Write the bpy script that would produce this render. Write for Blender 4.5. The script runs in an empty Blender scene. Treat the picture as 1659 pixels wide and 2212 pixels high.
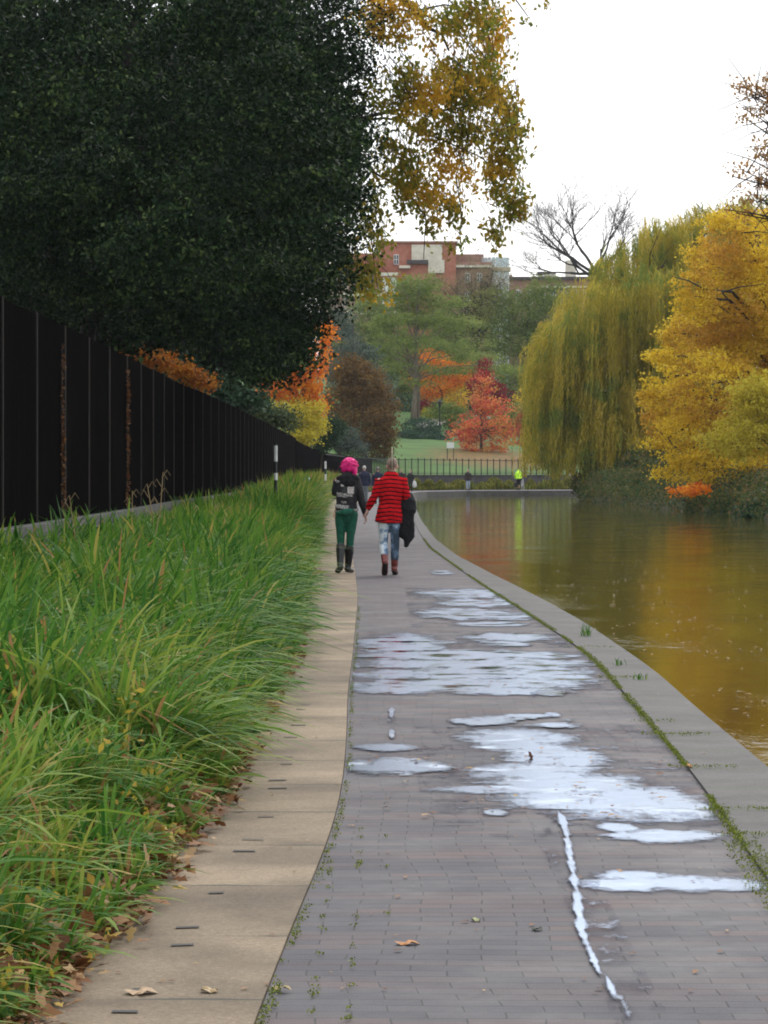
import bpy, math, random
import numpy as np
from mathutils import Vector, Matrix
from mathutils.bvhtree import BVHTree

R = math.radians
F = 6700.0; H = 1017.0; CX = 829.5; EYE = 1.52     # focal length, horizon and centre measured on the photograph
scene = bpy.context.scene
col = scene.collection

# ------------------------------------------------------------------ camera
cam_d = bpy.data.cameras.new('camera'); cam = bpy.data.objects.new('camera', cam_d); col.objects.link(cam)
cam.location = (0, 0, EYE); cam.rotation_euler = (R(90), 0, 0)
cam_d.sensor_fit = 'VERTICAL'; cam_d.sensor_height = 24.0; cam_d.lens = 24.0 * F / 2212.0
cam_d.shift_y = -89.0 / 2212.0
cam_d.clip_start = 0.1; cam_d.clip_end = 6000
scene.camera = cam
scene.render.resolution_x = 768; scene.render.resolution_y = 1024

# ------------------------------------------------------------------ sky, sun, exposure
world = bpy.data.worlds.new("World"); scene.world = world; world.use_nodes = True
wn = world.node_tree; wn.nodes.clear()
wo = wn.nodes.new('ShaderNodeOutputWorld'); wb = wn.nodes.new('ShaderNodeBackground')
sky = wn.nodes.new('ShaderNodeTexSky'); sky.sky_type = 'NISHITA'; sky.sun_disc = False
sky.sun_elevation = R(38); sky.sun_rotation = R(20); sky.air_density = 1.0; sky.dust_density = 3.0
mixw = wn.nodes.new('ShaderNodeMix'); mixw.data_type = 'RGBA'; mixw.inputs[0].default_value = 0.82
mixw.inputs[7].default_value = (9.6, 9.9, 10.4, 1)              # even white cloud cover
wn.links.new(sky.outputs[0], mixw.inputs[6]); wn.links.new(mixw.outputs[2], wb.inputs[0])
wb.inputs[1].default_value = 0.11
wn.links.new(wb.outputs[0], wo.inputs[0])
sd = bpy.data.lights.new('sun', 'SUN'); sd.energy = 0.9; sd.angle = R(20); sd.color = (1, .96, .9)
so = bpy.data.objects.new('sun', sd); col.objects.link(so)
_sdir = Vector((math.sin(R(20)) * math.cos(R(38)), math.cos(R(20)) * math.cos(R(38)), math.sin(R(38))))
so.rotation_euler = _sdir.to_track_quat('Z', 'Y').to_euler()
so.location = (0, 0, 60)
vs = scene.view_settings
scene.display_settings.display_device = 'sRGB'
vs.view_transform = 'Standard'; vs.look = 'None'; vs.exposure = 0.55; vs.gamma = 1.0
scene.cycles.max_bounces = 6; scene.cycles.transparent_max_bounces = 12
scene.cycles.pixel_filter_type = 'BLACKMAN_HARRIS'; scene.cycles.filter_width = 1.9

rng = np.random.default_rng(7)
random.seed(7)

# ------------------------------------------------------------------ helpers
def W(x, y, d):                       # photo position + distance -> world
    return Vector(((x - CX) * d / F, d, EYE - (y - H) * d / F))
def G(x, y, z=0.0):                   # photo position on a level surface -> world
    d = F * (EYE - z) / (y - H)
    return Vector(((x - CX) * d / F, d, z))
def tag(o, label=None, cat=None, group=None, kind=None):
    if label: o['label'] = label
    if cat: o['category'] = cat
    if group: o['group'] = group
    if kind: o['kind'] = kind
    return o
def empty(name, loc, rz=0):
    o = bpy.data.objects.new(name, None); col.objects.link(o); o.location = loc; o.rotation_euler = (0, 0, rz)
    o.empty_display_size = .2
    return o
def link(name, me, mat=None, parent=None, smooth=False):
    o = bpy.data.objects.new(name, me); col.objects.link(o)
    if mat: me.materials.append(mat)
    if smooth: me.polygons.foreach_set('use_smooth', [True] * len(me.polygons))
    if parent:
        o.parent = parent
        o.matrix_parent_inverse = Matrix.Identity(4)
        T = Matrix.Translation(parent.location) @ parent.rotation_euler.to_matrix().to_4x4()
        p = parent.parent
        if p: T = Matrix.Translation(p.location) @ p.rotation_euler.to_matrix().to_4x4() @ T
        me.transform(T.inverted())    # geometry is written in world space
    return o
def np_mesh(name, v, f, attrs=None):
    """v (N,3), f (M,k) all k-gons"""
    me = bpy.data.meshes.new(name); n, (m, k) = len(v), f.shape
    me.vertices.add(n); me.vertices.foreach_set('co', np.asarray(v, dtype=np.float32).ravel())
    me.loops.add(m * k); me.loops.foreach_set('vertex_index', f.astype(np.int32).ravel())
    me.polygons.add(m); me.polygons.foreach_set('loop_start', np.arange(m, dtype=np.int32) * k)
    me.polygons.foreach_set('loop_total', np.full(m, k, dtype=np.int32))
    me.update(calc_edges=True)
    for an, (dom, data) in (attrs or {}).items():
        a = me.attributes.new(an, 'FLOAT', dom); a.data.foreach_set('value', np.asarray(data, dtype=np.float32))
    return me

class MB:
    def __init__(s): s.v = []; s.f = []
    def quad(s, a, b, c, d):
        i = len(s.v); s.v += [tuple(a), tuple(b), tuple(c), tuple(d)]; s.f.append((i, i+1, i+2, i+3))
    def box(s, c, size, rz=0):
        i = len(s.v); m = Matrix.Rotation(rz, 3, 'Z'); c = Vector(c)
        for dz in (-.5, .5):
            for dx, dy in ((-.5, -.5), (.5, -.5), (.5, .5), (-.5, .5)):
                s.v.append(tuple(c + m @ Vector((dx*size[0], dy*size[1], dz*size[2]))))
        s.f += [(i, i+3, i+2, i+1), (i+4, i+5, i+6, i+7), (i, i+1, i+5, i+4), (i+1, i+2, i+6, i+5), (i+2, i+3, i+7, i+6), (i+3, i, i+4, i+7)]
    def seg(s, a, b, th, z0, z1, z0b=None, z1b=None):      # upright slab from a to b
        a = Vector((a[0], a[1], 0)); b = Vector((b[0], b[1], 0)); t = (b - a).normalized(); n = Vector((-t.y, t.x, 0)) * th / 2
        z0b = z0 if z0b is None else z0b; z1b = z1 if z1b is None else z1b
        i = len(s.v)
        for (p, lo, hi) in ((a, z0, z1), (b, z0b, z1b)):
            for q in (p - n, p + n):
                s.v += [(q.x, q.y, lo), (q.x, q.y, hi)]
        s.f += [(i, i+1, i+3, i+2), (i+4, i+6, i+7, i+5), (i, i+4, i+5, i+1), (i+2, i+3, i+7, i+6), (i+1, i+5, i+7, i+3), (i, i+2, i+6, i+4)]
    def tube(s, pts, rad, n=6, cap=True):
        pts = [Vector(p) for p in pts]; base = len(s.v); L = len(pts)
        if not hasattr(rad, '__len__'): rad = [rad] * L
        ref = Vector((0.31, 0.17, 0.93))
        for k, p in enumerate(pts):
            t = (pts[min(k+1, L-1)] - pts[max(k-1, 0)])
            t = t.normalized() if t.length > 1e-9 else Vector((0, 0, 1))
            u = t.cross(ref)
            if u.length < .05: u = t.cross(Vector((1, 0, 0)))
            u.normalize(); w = t.cross(u)
            for j in range(n):
                a = 2 * math.pi * j / n
                s.v.append(tuple(p + (u * math.cos(a) + w * math.sin(a)) * rad[k]))
        for k in range(L - 1):
            for j in range(n):
                a = base + k*n + j; b = base + k*n + (j+1) % n
                s.f.append((a, b, b + n, a + n))
        if cap:
            s.f.append(tuple(base + j for j in reversed(range(n)))); s.f.append(tuple(base + (L-1)*n + j for j in range(n)))
    def build(s, name, mat, parent=None, smooth=False):
        me = bpy.data.meshes.new(name); me.from_pydata(s.v, [], s.f); me.update()
        return link(name, me, mat, parent, smooth)

def lin(c):                           # sRGB 0-255 -> linear
    return tuple((x/255/12.92 if x/255 <= .04045 else ((x/255 + .055)/1.055) ** 2.4) for x in c)
def new_mat(name):
    m = bpy.data.materials.new(name); m.use_nodes = True; nt = m.node_tree
    return m, nt, nt.nodes['Principled BSDF']
def nd(nt, t, **kw):
    n = nt.nodes.new(t)
    for k, v in kw.items():
        if k.startswith('i_'): n.inputs[k[2:].replace('_', ' ')].default_value = v
        else: setattr(n, k, v)
    return n
def ramp(nt, stops, interp='LINEAR'):
    n = nt.nodes.new('ShaderNodeValToRGB'); cr = n.color_ramp; cr.interpolation = interp
    while len(cr.elements) < len(stops): cr.elements.new(.5)
    for e, (p, c) in zip(cr.elements, stops):
        e.position = p; e.color = (c[0], c[1], c[2], 1) if hasattr(c, '__len__') else (c, c, c, 1)
    return n
def noisy(name, c1, c2, scale=5, rough=.8, bump=0, bscale=40, detail=6, stretch=None, metallic=0, lo=.35, hi=.65):
    m, nt, b = new_mat(name); L = nt.links.new
    tc = nd(nt, 'ShaderNodeTexCoord'); mp = nd(nt, 'ShaderNodeMapping')
    if stretch: mp.inputs['Scale'].default_value = stretch
    L(tc.outputs['Object'], mp.inputs[0])
    no = nd(nt, 'ShaderNodeTexNoise', i_Scale=scale, i_Detail=detail); L(mp.outputs[0], no.inputs['Vector'])
    r = ramp(nt, [(lo, c1), (hi, c2)]); L(no.outputs['Fac'], r.inputs[0]); L(r.outputs[0], b.inputs['Base Color'])
    b.inputs['Roughness'].default_value = rough; b.inputs['Metallic'].default_value = metallic
    if bump:
        n2 = nd(nt, 'ShaderNodeTexNoise', i_Scale=bscale, i_Detail=4); L(mp.outputs[0], n2.inputs['Vector'])
        bp = nd(nt, 'ShaderNodeBump', i_Strength=bump, i_Distance=.02); L(n2.outputs['Fac'], bp.inputs['Height']); L(bp.outputs[0], b.inputs['Normal'])
    return m
def leaf_mat(name, stops, trans=.35, rough=.55, big=None, spec=.08):
    """per-leaf tint from the 'rnd' attribute, large patches of another tint from noise"""
    m, nt, b = new_mat(name); L = nt.links.new
    at = nd(nt, 'ShaderNodeAttribute', attribute_name='rnd')
    r = ramp(nt, stops); L(at.outputs['Fac'], r.inputs[0]); c = r.outputs[0]
    if big:
        tc = nd(nt, 'ShaderNodeTexCoord'); no = nd(nt, 'ShaderNodeTexNoise', i_Scale=big[0], i_Detail=3); L(tc.outputs['Object'], no.inputs['Vector'])
        r2 = ramp(nt, [(big[2], 0), (big[3], 1)]); L(no.outputs['Fac'], r2.inputs[0])
        r3 = ramp(nt, big[1]); L(at.outputs['Fac'], r3.inputs[0])
        mx = nd(nt, 'ShaderNodeMix', data_type='RGBA'); L(r2.outputs[0], mx.inputs[0]); L(c, mx.inputs[6]); L(r3.outputs[0], mx.inputs[7]); c = mx.outputs[2]
    L(c, b.inputs['Base Color']); b.inputs['Roughness'].default_value = rough; b.inputs['Specular IOR Level'].default_value = spec
    tr = nd(nt, 'ShaderNodeBsdfTranslucent'); L(c, tr.inputs[0])
    ms = nd(nt, 'ShaderNodeMixShader'); ms.inputs[0].default_value = trans
    L(b.outputs[0], ms.inputs[1]); L(tr.outputs[0], ms.inputs[2]); L(ms.outputs[0], nt.nodes['Material Output'].inputs[0])
    return m

def leaf_cards(cent, size, aspect=.55, droop=.3, flat=0., seed=0, tint=None):
    """one small folded-free rhombus leaf at each centre"""
    g = np.random.default_rng(seed); n = len(cent)
    d = g.normal(size=(n, 3)); d[:, 2] -= droop * 1.5; d[:, 2] *= (1 - flat)
    d /= np.linalg.norm(d, axis=1)[:, None] + 1e-9
    q = g.normal(size=(n, 3)); 
    if flat: q[:, 2] *= (1 - flat)
    s = np.cross(d, q); s /= np.linalg.norm(s, axis=1)[:, None] + 1e-9
    sz = size * g.uniform(.65, 1.25, n) if np.isscalar(size) else size * g.uniform(.75, 1.2, n)
    a = cent - d * (sz * .5)[:, None]; t = cent + d * (sz * .5)[:, None]
    mid = cent - d * (sz * .08)[:, None]; w = s * (sz * aspect * .5)[:, None]
    v = np.stack([a, mid + w, t, mid - w], axis=1).reshape(-1, 3)
    f = np.arange(n * 4).reshape(n, 4)
    r = g.uniform(0, 1, n)
    if tint is not None: r = np.clip(.5 * r + .5 * tint, 0, 1)
    return v, f, r

def blades(base, h, w, lean, tint, seg=4, curl=1.0, seed=0):
    g = np.random.default_rng(seed); n = len(base); ld = lean / (np.linalg.norm(lean, axis=1)[:, None] + 1e-9); lm = np.linalg.norm(lean, axis=1)
    side = np.cross(ld, np.tile([0, 0, 1.], (n, 1))) + g.normal(size=(n, 3)) * .45; side[:, 2] *= .3; side /= np.linalg.norm(side, axis=1)[:, None]
    rows = []
    for k in range(seg + 1):
        t = k / seg
        ph = t * (.25 + 1.25 * lm * curl)
        # arc: accumulate
        pos = base + ld * (h * lm * t ** 1.6)[:, None] + np.stack([np.zeros(n), np.zeros(n), h * (t - .62 * lm * t ** 2.4)], 1)
        ww = w * (1 - .25 * t) * (1 if k < seg else .12) * (.6 if k == 0 else 1)
        rows.append(pos - side * (ww / 2)[:, None]); rows.append(pos + side * (ww / 2)[:, None])
    v = np.stack(rows, 1).reshape(-1, 3); m = 2 * (seg + 1); o = (np.arange(n) * m)[:, None]
    fs = np.concatenate([o + np.array([[2*k, 2*k+1, 2*k+3, 2*k+2]]) for k in range(seg)], 1).reshape(-1, 4)
    return v, fs, np.repeat(tint, seg)
def crown_pts(blobs, nclump, per, cr, seed, shell=.55, squash=.65):
    g = np.random.default_rng(seed); B = np.array(blobs, dtype=float)
    vol = (B[:, 3] * B[:, 5]) ** 1.0; p = vol / vol.sum()
    k = g.choice(len(B), nclump, p=p)
    d = g.normal(size=(nclump, 3)); d /= np.linalg.norm(d, axis=1)[:, None]
    rad = g.uniform(shell ** 2, 1, nclump) ** .5
    c = B[k, :3] + d * B[k, 3:6] * rad[:, None]
    rr = cr * g.uniform(.6, 1.4, nclump)
    pts = np.repeat(c, per, axis=0) + g.normal(size=(nclump * per, 3)) * np.repeat(rr, per)[:, None] * .5 * np.array([1, 1, squash])
    tint = np.repeat(g.uniform(0, 1, nclump), per)
    return pts, tint, c
def PB(px, py, d, rpx, rpy, dep=None):         # crown lobe given by its photo position and its own distance
    c = W(px, py, d); s = d / F
    return (c.x, c.y, c.z, rpx * s, (dep if dep else max(rpx, rpy) * s * .9), rpy * s)

def limbs(mb, base, top, r0, targets, seed, n=7, wob=.25, thin=.02, tw=None):
    g = random.Random(seed); base = Vector(base); top = Vector(top); L = 7
    pts = []; 
    for i in range(L + 1):
        t = i / L; p = base.lerp(top, t)
        if 0 < i: p += Vector((g.uniform(-1, 1), g.uniform(-1, 1), 0)) * wob * r0 * 2
        pts.append(p)
    rad = [r0 * (1.35 if i == 0 else 1 - .72 * i / L) for i in range(L + 1)]
    mb.tube(pts, rad, n)
    for tg in targets:
        tg = Vector(tg); hgt = max(.3, min(.95, (tg.z - base.z) / max(.1, (top.z - base.z)) * .6 + g.uniform(-.05, .1)))
        k = hgt * L; i = int(k); st = pts[i].lerp(pts[min(L, i+1)], k - i); rr = rad[i] * g.uniform(.4, .6)
        m1 = st.lerp(tg, .35) + Vector((g.uniform(-.3, .3), g.uniform(-.3, .3), .12 * (tg - st).length)) 
        m2 = st.lerp(tg, .7) + Vector((g.uniform(-.4, .4), g.uniform(-.4, .4), .1 * (tg - st).length))
        mb.tube([st, m1, m2, tg], [rr, rr * .7, rr * .4, thin], 5, False)
        if tw:
            for _ in range(tw):
                a = m1.lerp(tg, g.random()); b = a + Vector((g.uniform(-1, 1), g.uniform(-1, 1), g.uniform(-.5, .8))) * (tg - st).length * .3
                mb.tube([a, a.lerp(b, .5) + Vector((0, 0, .1)), b], [rr * .3, rr * .2, thin * .6], 4, False)

def tree(name, label, cat, blobs, leafm, barkm, base, r0, nclump, per, cr, leaf, seed, aspect=.6, droop=.3, shell=.55, group=None, top=None, nl=8, squash=.65, crown='crown', tw=None, extra=None, nlimb=None):
    base = Vector(base); t = empty(name, base); tag(t, label, cat, group)
    pts, tint, c = crown_pts(blobs, nclump, per, cr, seed, shell, squash)
    if extra is not None: pts = np.vstack([pts, extra]); tint = np.concatenate([tint, np.random.default_rng(seed).uniform(0, 1, len(extra))])
    v, f, r = leaf_cards(pts, leaf, aspect, droop, seed=seed + 1, tint=tint)
    link(crown, np_mesh(crown, v, f, {'rnd': ('FACE', r)}), leafm, t)
    mb = MB(); B = np.array(blobs)
    if top is None:
        k = B[:, 2].argmax(); top = (base.x * .4 + B[:, 0].mean() * .6, base.y * .5 + B[:, 1].mean() * .5, B[k, 2])
    tg = list(B[:, :3]) + [c[i] for i in range(0, min(len(c), nl * 3), 3)]
    if nlimb is not None: mid = Vector(top); tg = [tuple(Vector(q).lerp(mid, .35) + Vector((0, 3, 0))) for q in B[:nlimb, :3]]
    limbs(mb, base, top, r0, tg, seed, tw=tw)
    mb.build('trunk', barkm, t, True)
    return t

# ------------------------------------------------------------------ path outlines, measured on the photograph
def prof(pts):
    w = sorted([(G(x, y).y, G(x, y).x) for x, y in pts]); return np.array([a for a, b in w]), np.array([b for a, b in w])
_sl = prof([(30, 2212), (150, 2130), (250, 2010), (345, 1900), (480, 1740), (545, 1600), (590, 1490), (632, 1430), (650, 1360), (662, 1240), (676, 1180), (690, 1130), (700, 1085)])
_sr = prof([(555, 2212), (605, 2050), (680, 1900), (735, 1750), (750, 1600), (751, 1500), (762, 1420), (774, 1290), (768, 1240), (759, 1180), (763, 1130), (768, 1100), (774, 1082)])
_br = prof([(1640, 1880), (1560, 1760), (1480, 1650), (1400, 1560), (1340, 1490), (1290, 1430), (1220, 1380), (1130, 1320), (1050, 1270), (985, 1225), (930, 1185), (905, 1150), (886, 1110), (878, 1080)])
_cr = prof([(1659, 1662), (1500, 1530), (1420, 1455), (1260, 1345), (1160, 1290), (1060, 1240), (985, 1200), (940, 1165), (910, 1125), (896, 1092), (893, 1080)])
def fx(pr, Y):
    Y = np.asarray(Y, dtype=float); a, b = pr
    s0 = (b[2] - b[0]) / (a[2] - a[0]); 
    return np.where(Y < a[0], b[0] + (Y - a[0]) * s0 * .9, np.interp(Y, a, b))
def smooth(pr):
    Y = np.linspace(-25, 170, 1200); X = fx(pr, Y); k = np.hanning(41); k /= k.sum()
    Xs = np.convolve(np.pad(X, 20, 'edge'), k, 'valid'); return (Y, Xs)
SL, SR, BR, CR = [smooth(p) for p in (_sl, _sr, _br, _cr)]
# the fence line
_fn = sorted([(31, W(17, 0, 31).x), (46, W(273, 0, 46).x), (60, W(384, 0, 60).x), (77, W(486, 0, 77).x), (110, W(575, 0, 110).x), (160, W(638, 0, 160).x)])
_fn.append((216, W(703, 0, 216).x)); _fn.append((230, -3.4))
FY = np.array([0, 15] + [a for a, b in _fn]); FX = np.array([-3.75, -3.75] + [b for a, b in _fn])
def fence_x(Y): return np.interp(Y, FY, FX)
def edge_l(Y): return np.interp(Y, *SL)
def bank_z(X, Y):
    e = edge_l(Y); f = fence_x(Y); t = np.clip((e - X) / np.maximum(e - f, .3), 0, 1.3)
    return .015 + .38 * t ** .8 + .04 * np.sin(X * 3.1 + Y * .9) * t

# ------------------------------------------------------------------ setting: ground sheet, hill, banks, water, paving
m_ground = noisy('earth', (.05, .04, .025), (.07, .07, .03), .3, 1)
mb = MB(); S = 2500; mb.quad((-S, -S, -1.6), (S, -S, -1.6), (S, S, -1.6), (-S, S, -1.6)); tag(mb.build('ground', m_ground), kind='structure')

def grid(x0, x1, y0, y1, nx, ny, zf):
    X, Y = np.meshgrid(np.linspace(x0, x1, nx), np.linspace(y0, y1, ny)); Z = zf(X, Y)
    v = np.stack([X.ravel(), Y.ravel(), Z.ravel()], 1)
    i = (np.arange(ny - 1)[:, None] * nx + np.arange(nx - 1)[None, :]).ravel()
    return v, np.stack([i, i + 1, i + nx + 1, i + nx], 1)
def wall_line(x):                      # line of the far retaining wall
    return np.interp(x, [-60, -4.7, -4.1, -2.4, .8, 15.3, 200], [150, 178, 214, 236, 248.5, 258, 275])
def hill_z(X, Y):
    w = wall_line(X); t = np.maximum(Y - w - .3, 0)
    z = 1.2 + .062 * np.minimum(t, 200) + .25 * np.sin(X * .12 + 1) * np.clip(t / 30, 0, 1) + .2 * np.sin(Y * .07 + X * .05) * np.clip(t / 30, 0, 1)
    return np.where(Y < w + .2, -1.5, z)
m_lawn = noisy('lawn_turf', (.04, .10, .012), (.07, .15, .02), .25, 1, .4, 8)
# lawn with drifts of fallen orange leaves under the red trees
nt = m_lawn.node_tree; Lk = nt.links.new; b = nt.nodes['Principled BSDF']
src = b.inputs['Base Color'].links[0].from_socket
tc = nd(nt, 'ShaderNodeTexCoord'); sx = nd(nt, 'ShaderNodeSeparateXYZ'); Lk(tc.outputs['Object'], sx.inputs[0])
no = nd(nt, 'ShaderNodeTexNoise', i_Scale=1.2, i_Detail=8, i_Roughness=.8); Lk(tc.outputs['Object'], no.inputs['Vector'])
vd = nd(nt, 'ShaderNodeVectorMath', operation='DISTANCE'); mp = nd(nt, 'ShaderNodeVectorMath', operation='MULTIPLY'); mp.inputs[1].default_value = (1, .45, 0)
Lk(tc.outputs['Object'], mp.inputs[0]); Lk(mp.outputs[0], vd.inputs[0]); vd.inputs[1].default_value = (9.5, 274 * .45, 0)
m1 = nd(nt, 'ShaderNodeMath', operation='MULTIPLY_ADD'); Lk(vd.outputs['Value'], m1.inputs[0]); m1.inputs[1].default_value = -.06; Lk(no.outputs['Fac'], m1.inputs[2])
r1 = ramp(nt, [(.1, 0), (.3, 1)]); Lk(m1.outputs[0], r1.inputs[0])
n3 = nd(nt, 'ShaderNodeTexNoise', i_Scale=1.6, i_Detail=10, i_Roughness=.8); Lk(tc.outputs['Object'], n3.inputs['Vector'])
r3 = ramp(nt, [(.40, (.07, .12, .02)), (.5, (.18, .09, .025)), (.68, (.30, .16, .05))]); Lk(n3.outputs['Fac'], r3.inputs[0])
mx = nd(nt, 'ShaderNodeMix', data_type='RGBA'); Lk(r1.outputs[0], mx.inputs[0]); Lk(src, mx.inputs[6]); Lk(r3.outputs[0], mx.inputs[7]); Lk(mx.outputs[2], b.inputs['Base Color'])
# hill sheet: rows follow the wall line
nx, ny = 130, 60
xs = np.linspace(-70, 190, nx); ts = np.concatenate([np.linspace(0, 120, 45), np.linspace(130, 700, 15)])
X, T = np.meshgrid(xs, ts); Y = wall_line(X) + .3 + T; Z = hill_z(X, Y)
i = (np.arange(ny - 1)[:, None] * nx + np.arange(nx - 1)[None, :]).ravel()
me = np_mesh('hill', np.stack([X.ravel(), Y.ravel(), Z.ravel()], 1), np.stack([i, i+1, i+nx+1, i+nx], 1))
tag(link('hill', me, m_lawn, None, True), kind='structure')

m_soil = noisy('bank_soil', (.025, .03, .012), (.06, .05, .025), 3, 1, .6, 12)
v, f = grid(-0.0, 1, -20, 226, 12, 280, lambda X, Y: X * 0)
tX = v[:, 0].copy(); yy = v[:, 1].copy(); e = edge_l(yy) + .03; fl = fence_x(yy) - .3
v[:, 0] = e + (fl - e) * tX; v[:, 2] = bank_z(v[:, 0], yy); v[tX == 0, 2] = -.02
tag(link('grass_bank', np_mesh('grass_bank', v, f), m_soil, None, True), kind='structure')
v, f = grid(0, 1, -20, 300, 6, 60, lambda X, Y: X * 0)
tX = v[:, 0].copy(); yy = v[:, 1].copy(); fl = np.where(yy < 178, fence_x(yy) - .2, -5.2); v[:, 0] = fl + (-140 - fl) * tX; v[:, 2] = .75 + tX * 3
tag(link('park_ground', np_mesh('park_ground', v, f), m_soil), kind='structure')

# water
m_water, nt, b = new_mat('canal_water'); Lk = nt.links.new
b.inputs['Base Color'].default_value = (.07, .052, .010, 1); b.inputs['Roughness'].default_value = .03; b.inputs['IOR'].default_value = 2.2
tc = nd(nt, 'ShaderNodeTexCoord'); mp = nd(nt, 'ShaderNodeMapping'); mp.inputs['Scale'].default_value = (1.6, .75, 1); Lk(tc.outputs['Object'], mp.inputs[0])
n1 = nd(nt, 'ShaderNodeTexNoise', i_Scale=2.2, i_Detail=5, i_Roughness=.62); Lk(mp.outputs[0], n1.inputs['Vector'])
n2 = nd(nt, 'ShaderNodeTexNoise', i_Scale=.35, i_Detail=2); Lk(mp.outputs[0], n2.inputs['Vector'])
r2 = ramp(nt, [(.35, .25), (.7, 1)]); Lk(n2.outputs['Fac'], r2.inputs[0])
ml = nd(nt, 'ShaderNodeMath', operation='MULTIPLY'); Lk(n1.outputs['Fac'], ml.inputs[0]); Lk(r2.outputs[0], ml.inputs[1])
bp = nd(nt, 'ShaderNodeBump', i_Strength=.55, i_Distance=.026); Lk(ml.outputs[0], bp.inputs['Height']); Lk(bp.outputs[0], b.inputs['Normal'])
WZ = -.33
mb = MB(); mb.quad((-3, -20, WZ), (140, -20, WZ), (140, 262, WZ), (-3, 262, WZ)); tag(mb.build('water', m_water), kind='structure')

# far path, corner of the towpath, brick towpath, tan paving strip, coping
def ribbon(name, left, right, z, mat, skirt=None, skirt_side=1):
    mb = MB(); n = len(left)
    for i in range(n - 1):
        mb.quad((left[i][0], left[i][1], z), (right[i][0], right[i][1], z), (right[i+1][0], right[i+1][1], z), (left[i+1][0], left[i+1][1], z))
    if skirt:
        for i in range(n - 1):
            a, c = right[i], right[i+1]; mb.quad((a[0], a[1], z), (a[0], a[1], z - skirt), (c[0], c[1], z - skirt), (c[0], c[1], z))
            a, c = left[i], left[i+1]; mb.quad((a[0], a[1], z), (c[0], c[1], z), (c[0], c[1], z - skirt), (a[0], a[1], z - skirt))
    o = mb.build(name, mat); return o
ys = np.concatenate([np.linspace(-22, 60, 165), np.linspace(62, 165, 60)])
I = lambda P_, y: float(np.interp(y, *P_))
# brick material
m_brick, nt, b = new_mat('brick_paving'); Lk = nt.links.new
tc = nd(nt, 'ShaderNodeTexCoord')
nw = nd(nt, 'ShaderNodeTexNoise', i_Scale=.5, i_Detail=2); Lk(tc.outputs['Object'], nw.inputs['Vector'])
va = nd(nt, 'ShaderNodeVectorMath', operation='MULTIPLY_ADD'); Lk(nw.outputs['Color'], va.inputs[0]); va.inputs[1].default_value = (.22, .18, 0); Lk(tc.outputs['Object'], va.inputs[2])
br = nd(nt, 'ShaderNodeTexBrick', offset=.5); br.inputs['Scale'].default_value = 1; br.inputs['Brick Width'].default_value = .215; br.inputs['Row Height'].default_value = .1045
br.inputs['Mortar Size'].default_value = .0032; br.inputs['Mortar Smooth'].default_value = .3; br.inputs['Bias'].default_value = 0
br.inputs['Color1'].default_value = (.0, .0, .0, 1); br.inputs['Color2'].default_value = (1, 1, 1, 1); br.inputs['Mortar'].default_value = (.5, .5, .5, 1)
Lk(va.outputs[0], br.inputs['Vector'])
rc = ramp(nt, [(0, (.062, .060, .070)), (.45, (.078, .073, .082)), (.75, (.087, .080, .086)), (1, (.108, .080, .080))]); Lk(br.outputs['Color'], rc.inputs[0])
# bands of pinker rows, large stains
mpb = nd(nt, 'ShaderNodeMapping'); mpb.inputs['Scale'].default_value = (.35, 2.4, 1); Lk(tc.outputs['Object'], mpb.inputs[0])
nb = nd(nt, 'ShaderNodeTexNoise', i_Scale=1.3, i_Detail=4); Lk(mpb.outputs[0], nb.inputs['Vector'])
rb = ramp(nt, [(.49, 0), (.65, .6)]); Lk(nb.outputs['Fac'], rb.inputs[0])
mxb = nd(nt, 'ShaderNodeMix', data_type='RGBA'); Lk(rb.outputs[0], mxb.inputs[0]); Lk(rc.outputs[0], mxb.inputs[6]); mxb.inputs[7].default_value = (.120, .078, .074, 1)
ns = nd(nt, 'ShaderNodeTexNoise', i_Scale=1.3, i_Detail=8, i_Roughness=.72); Lk(tc.outputs['Object'], ns.inputs['Vector'])
rs = ramp(nt, [(.35, .72), (.65, 1.1)]); Lk(ns.outputs['Fac'], rs.inputs[0])
nf = nd(nt, 'ShaderNodeTexNoise', i_Scale=180, i_Detail=3); Lk(tc.outputs['Object'], nf.inputs['Vector'])
rf = ramp(nt, [(.3, .72), (.7, 1.25)]); Lk(nf.outputs['Fac'], rf.inputs[0])
mm = nd(nt, 'ShaderNodeMath', operation='MULTIPLY'); Lk(rs.outputs[0], mm.inputs[0]); Lk(rf.outputs[0], mm.inputs[1])
vm = nd(nt, 'ShaderNodeVectorMath', operation='SCALE'); Lk(mxb.outputs[2], vm.inputs[0]); Lk(mm.outputs[0], vm.inputs['Scale'])
mj = nd(nt, 'ShaderNodeMix', data_type='RGBA'); Lk(br.outputs['Fac'], mj.inputs[0]); Lk(vm.outputs[0], mj.inputs[6]); mj.inputs[7].default_value = (.032, .031, .032, 1)
Lk(mj.outputs[2], b.inputs['Base Color'])
b.inputs['Specular IOR Level'].default_value = .22
rr = ramp(nt, [(.35, .5), (.65, .8)]); Lk(ns.outputs['Fac'], rr.inputs[0]); Lk(rr.outputs[0], b.inputs['Roughness'])
inv = nd(nt, 'ShaderNodeMath', operation='MULTIPLY_ADD'); Lk(br.outputs['Fac'], inv.inputs[0]); inv.inputs[1].default_value = -1.0
hsum = nd(nt, 'ShaderNodeMath', operation='MULTIPLY'); Lk(nf.outputs['Fac'], hsum.inputs[0]); hsum.inputs[1].default_value = .35; Lk(hsum.outputs[0], inv.inputs[2])
bp = nd(nt, 'ShaderNodeBump', i_Strength=.5, i_Distance=.004); Lk(inv.outputs[0], bp.inputs['Height']); Lk(bp.outputs[0], b.inputs['Normal'])

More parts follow.
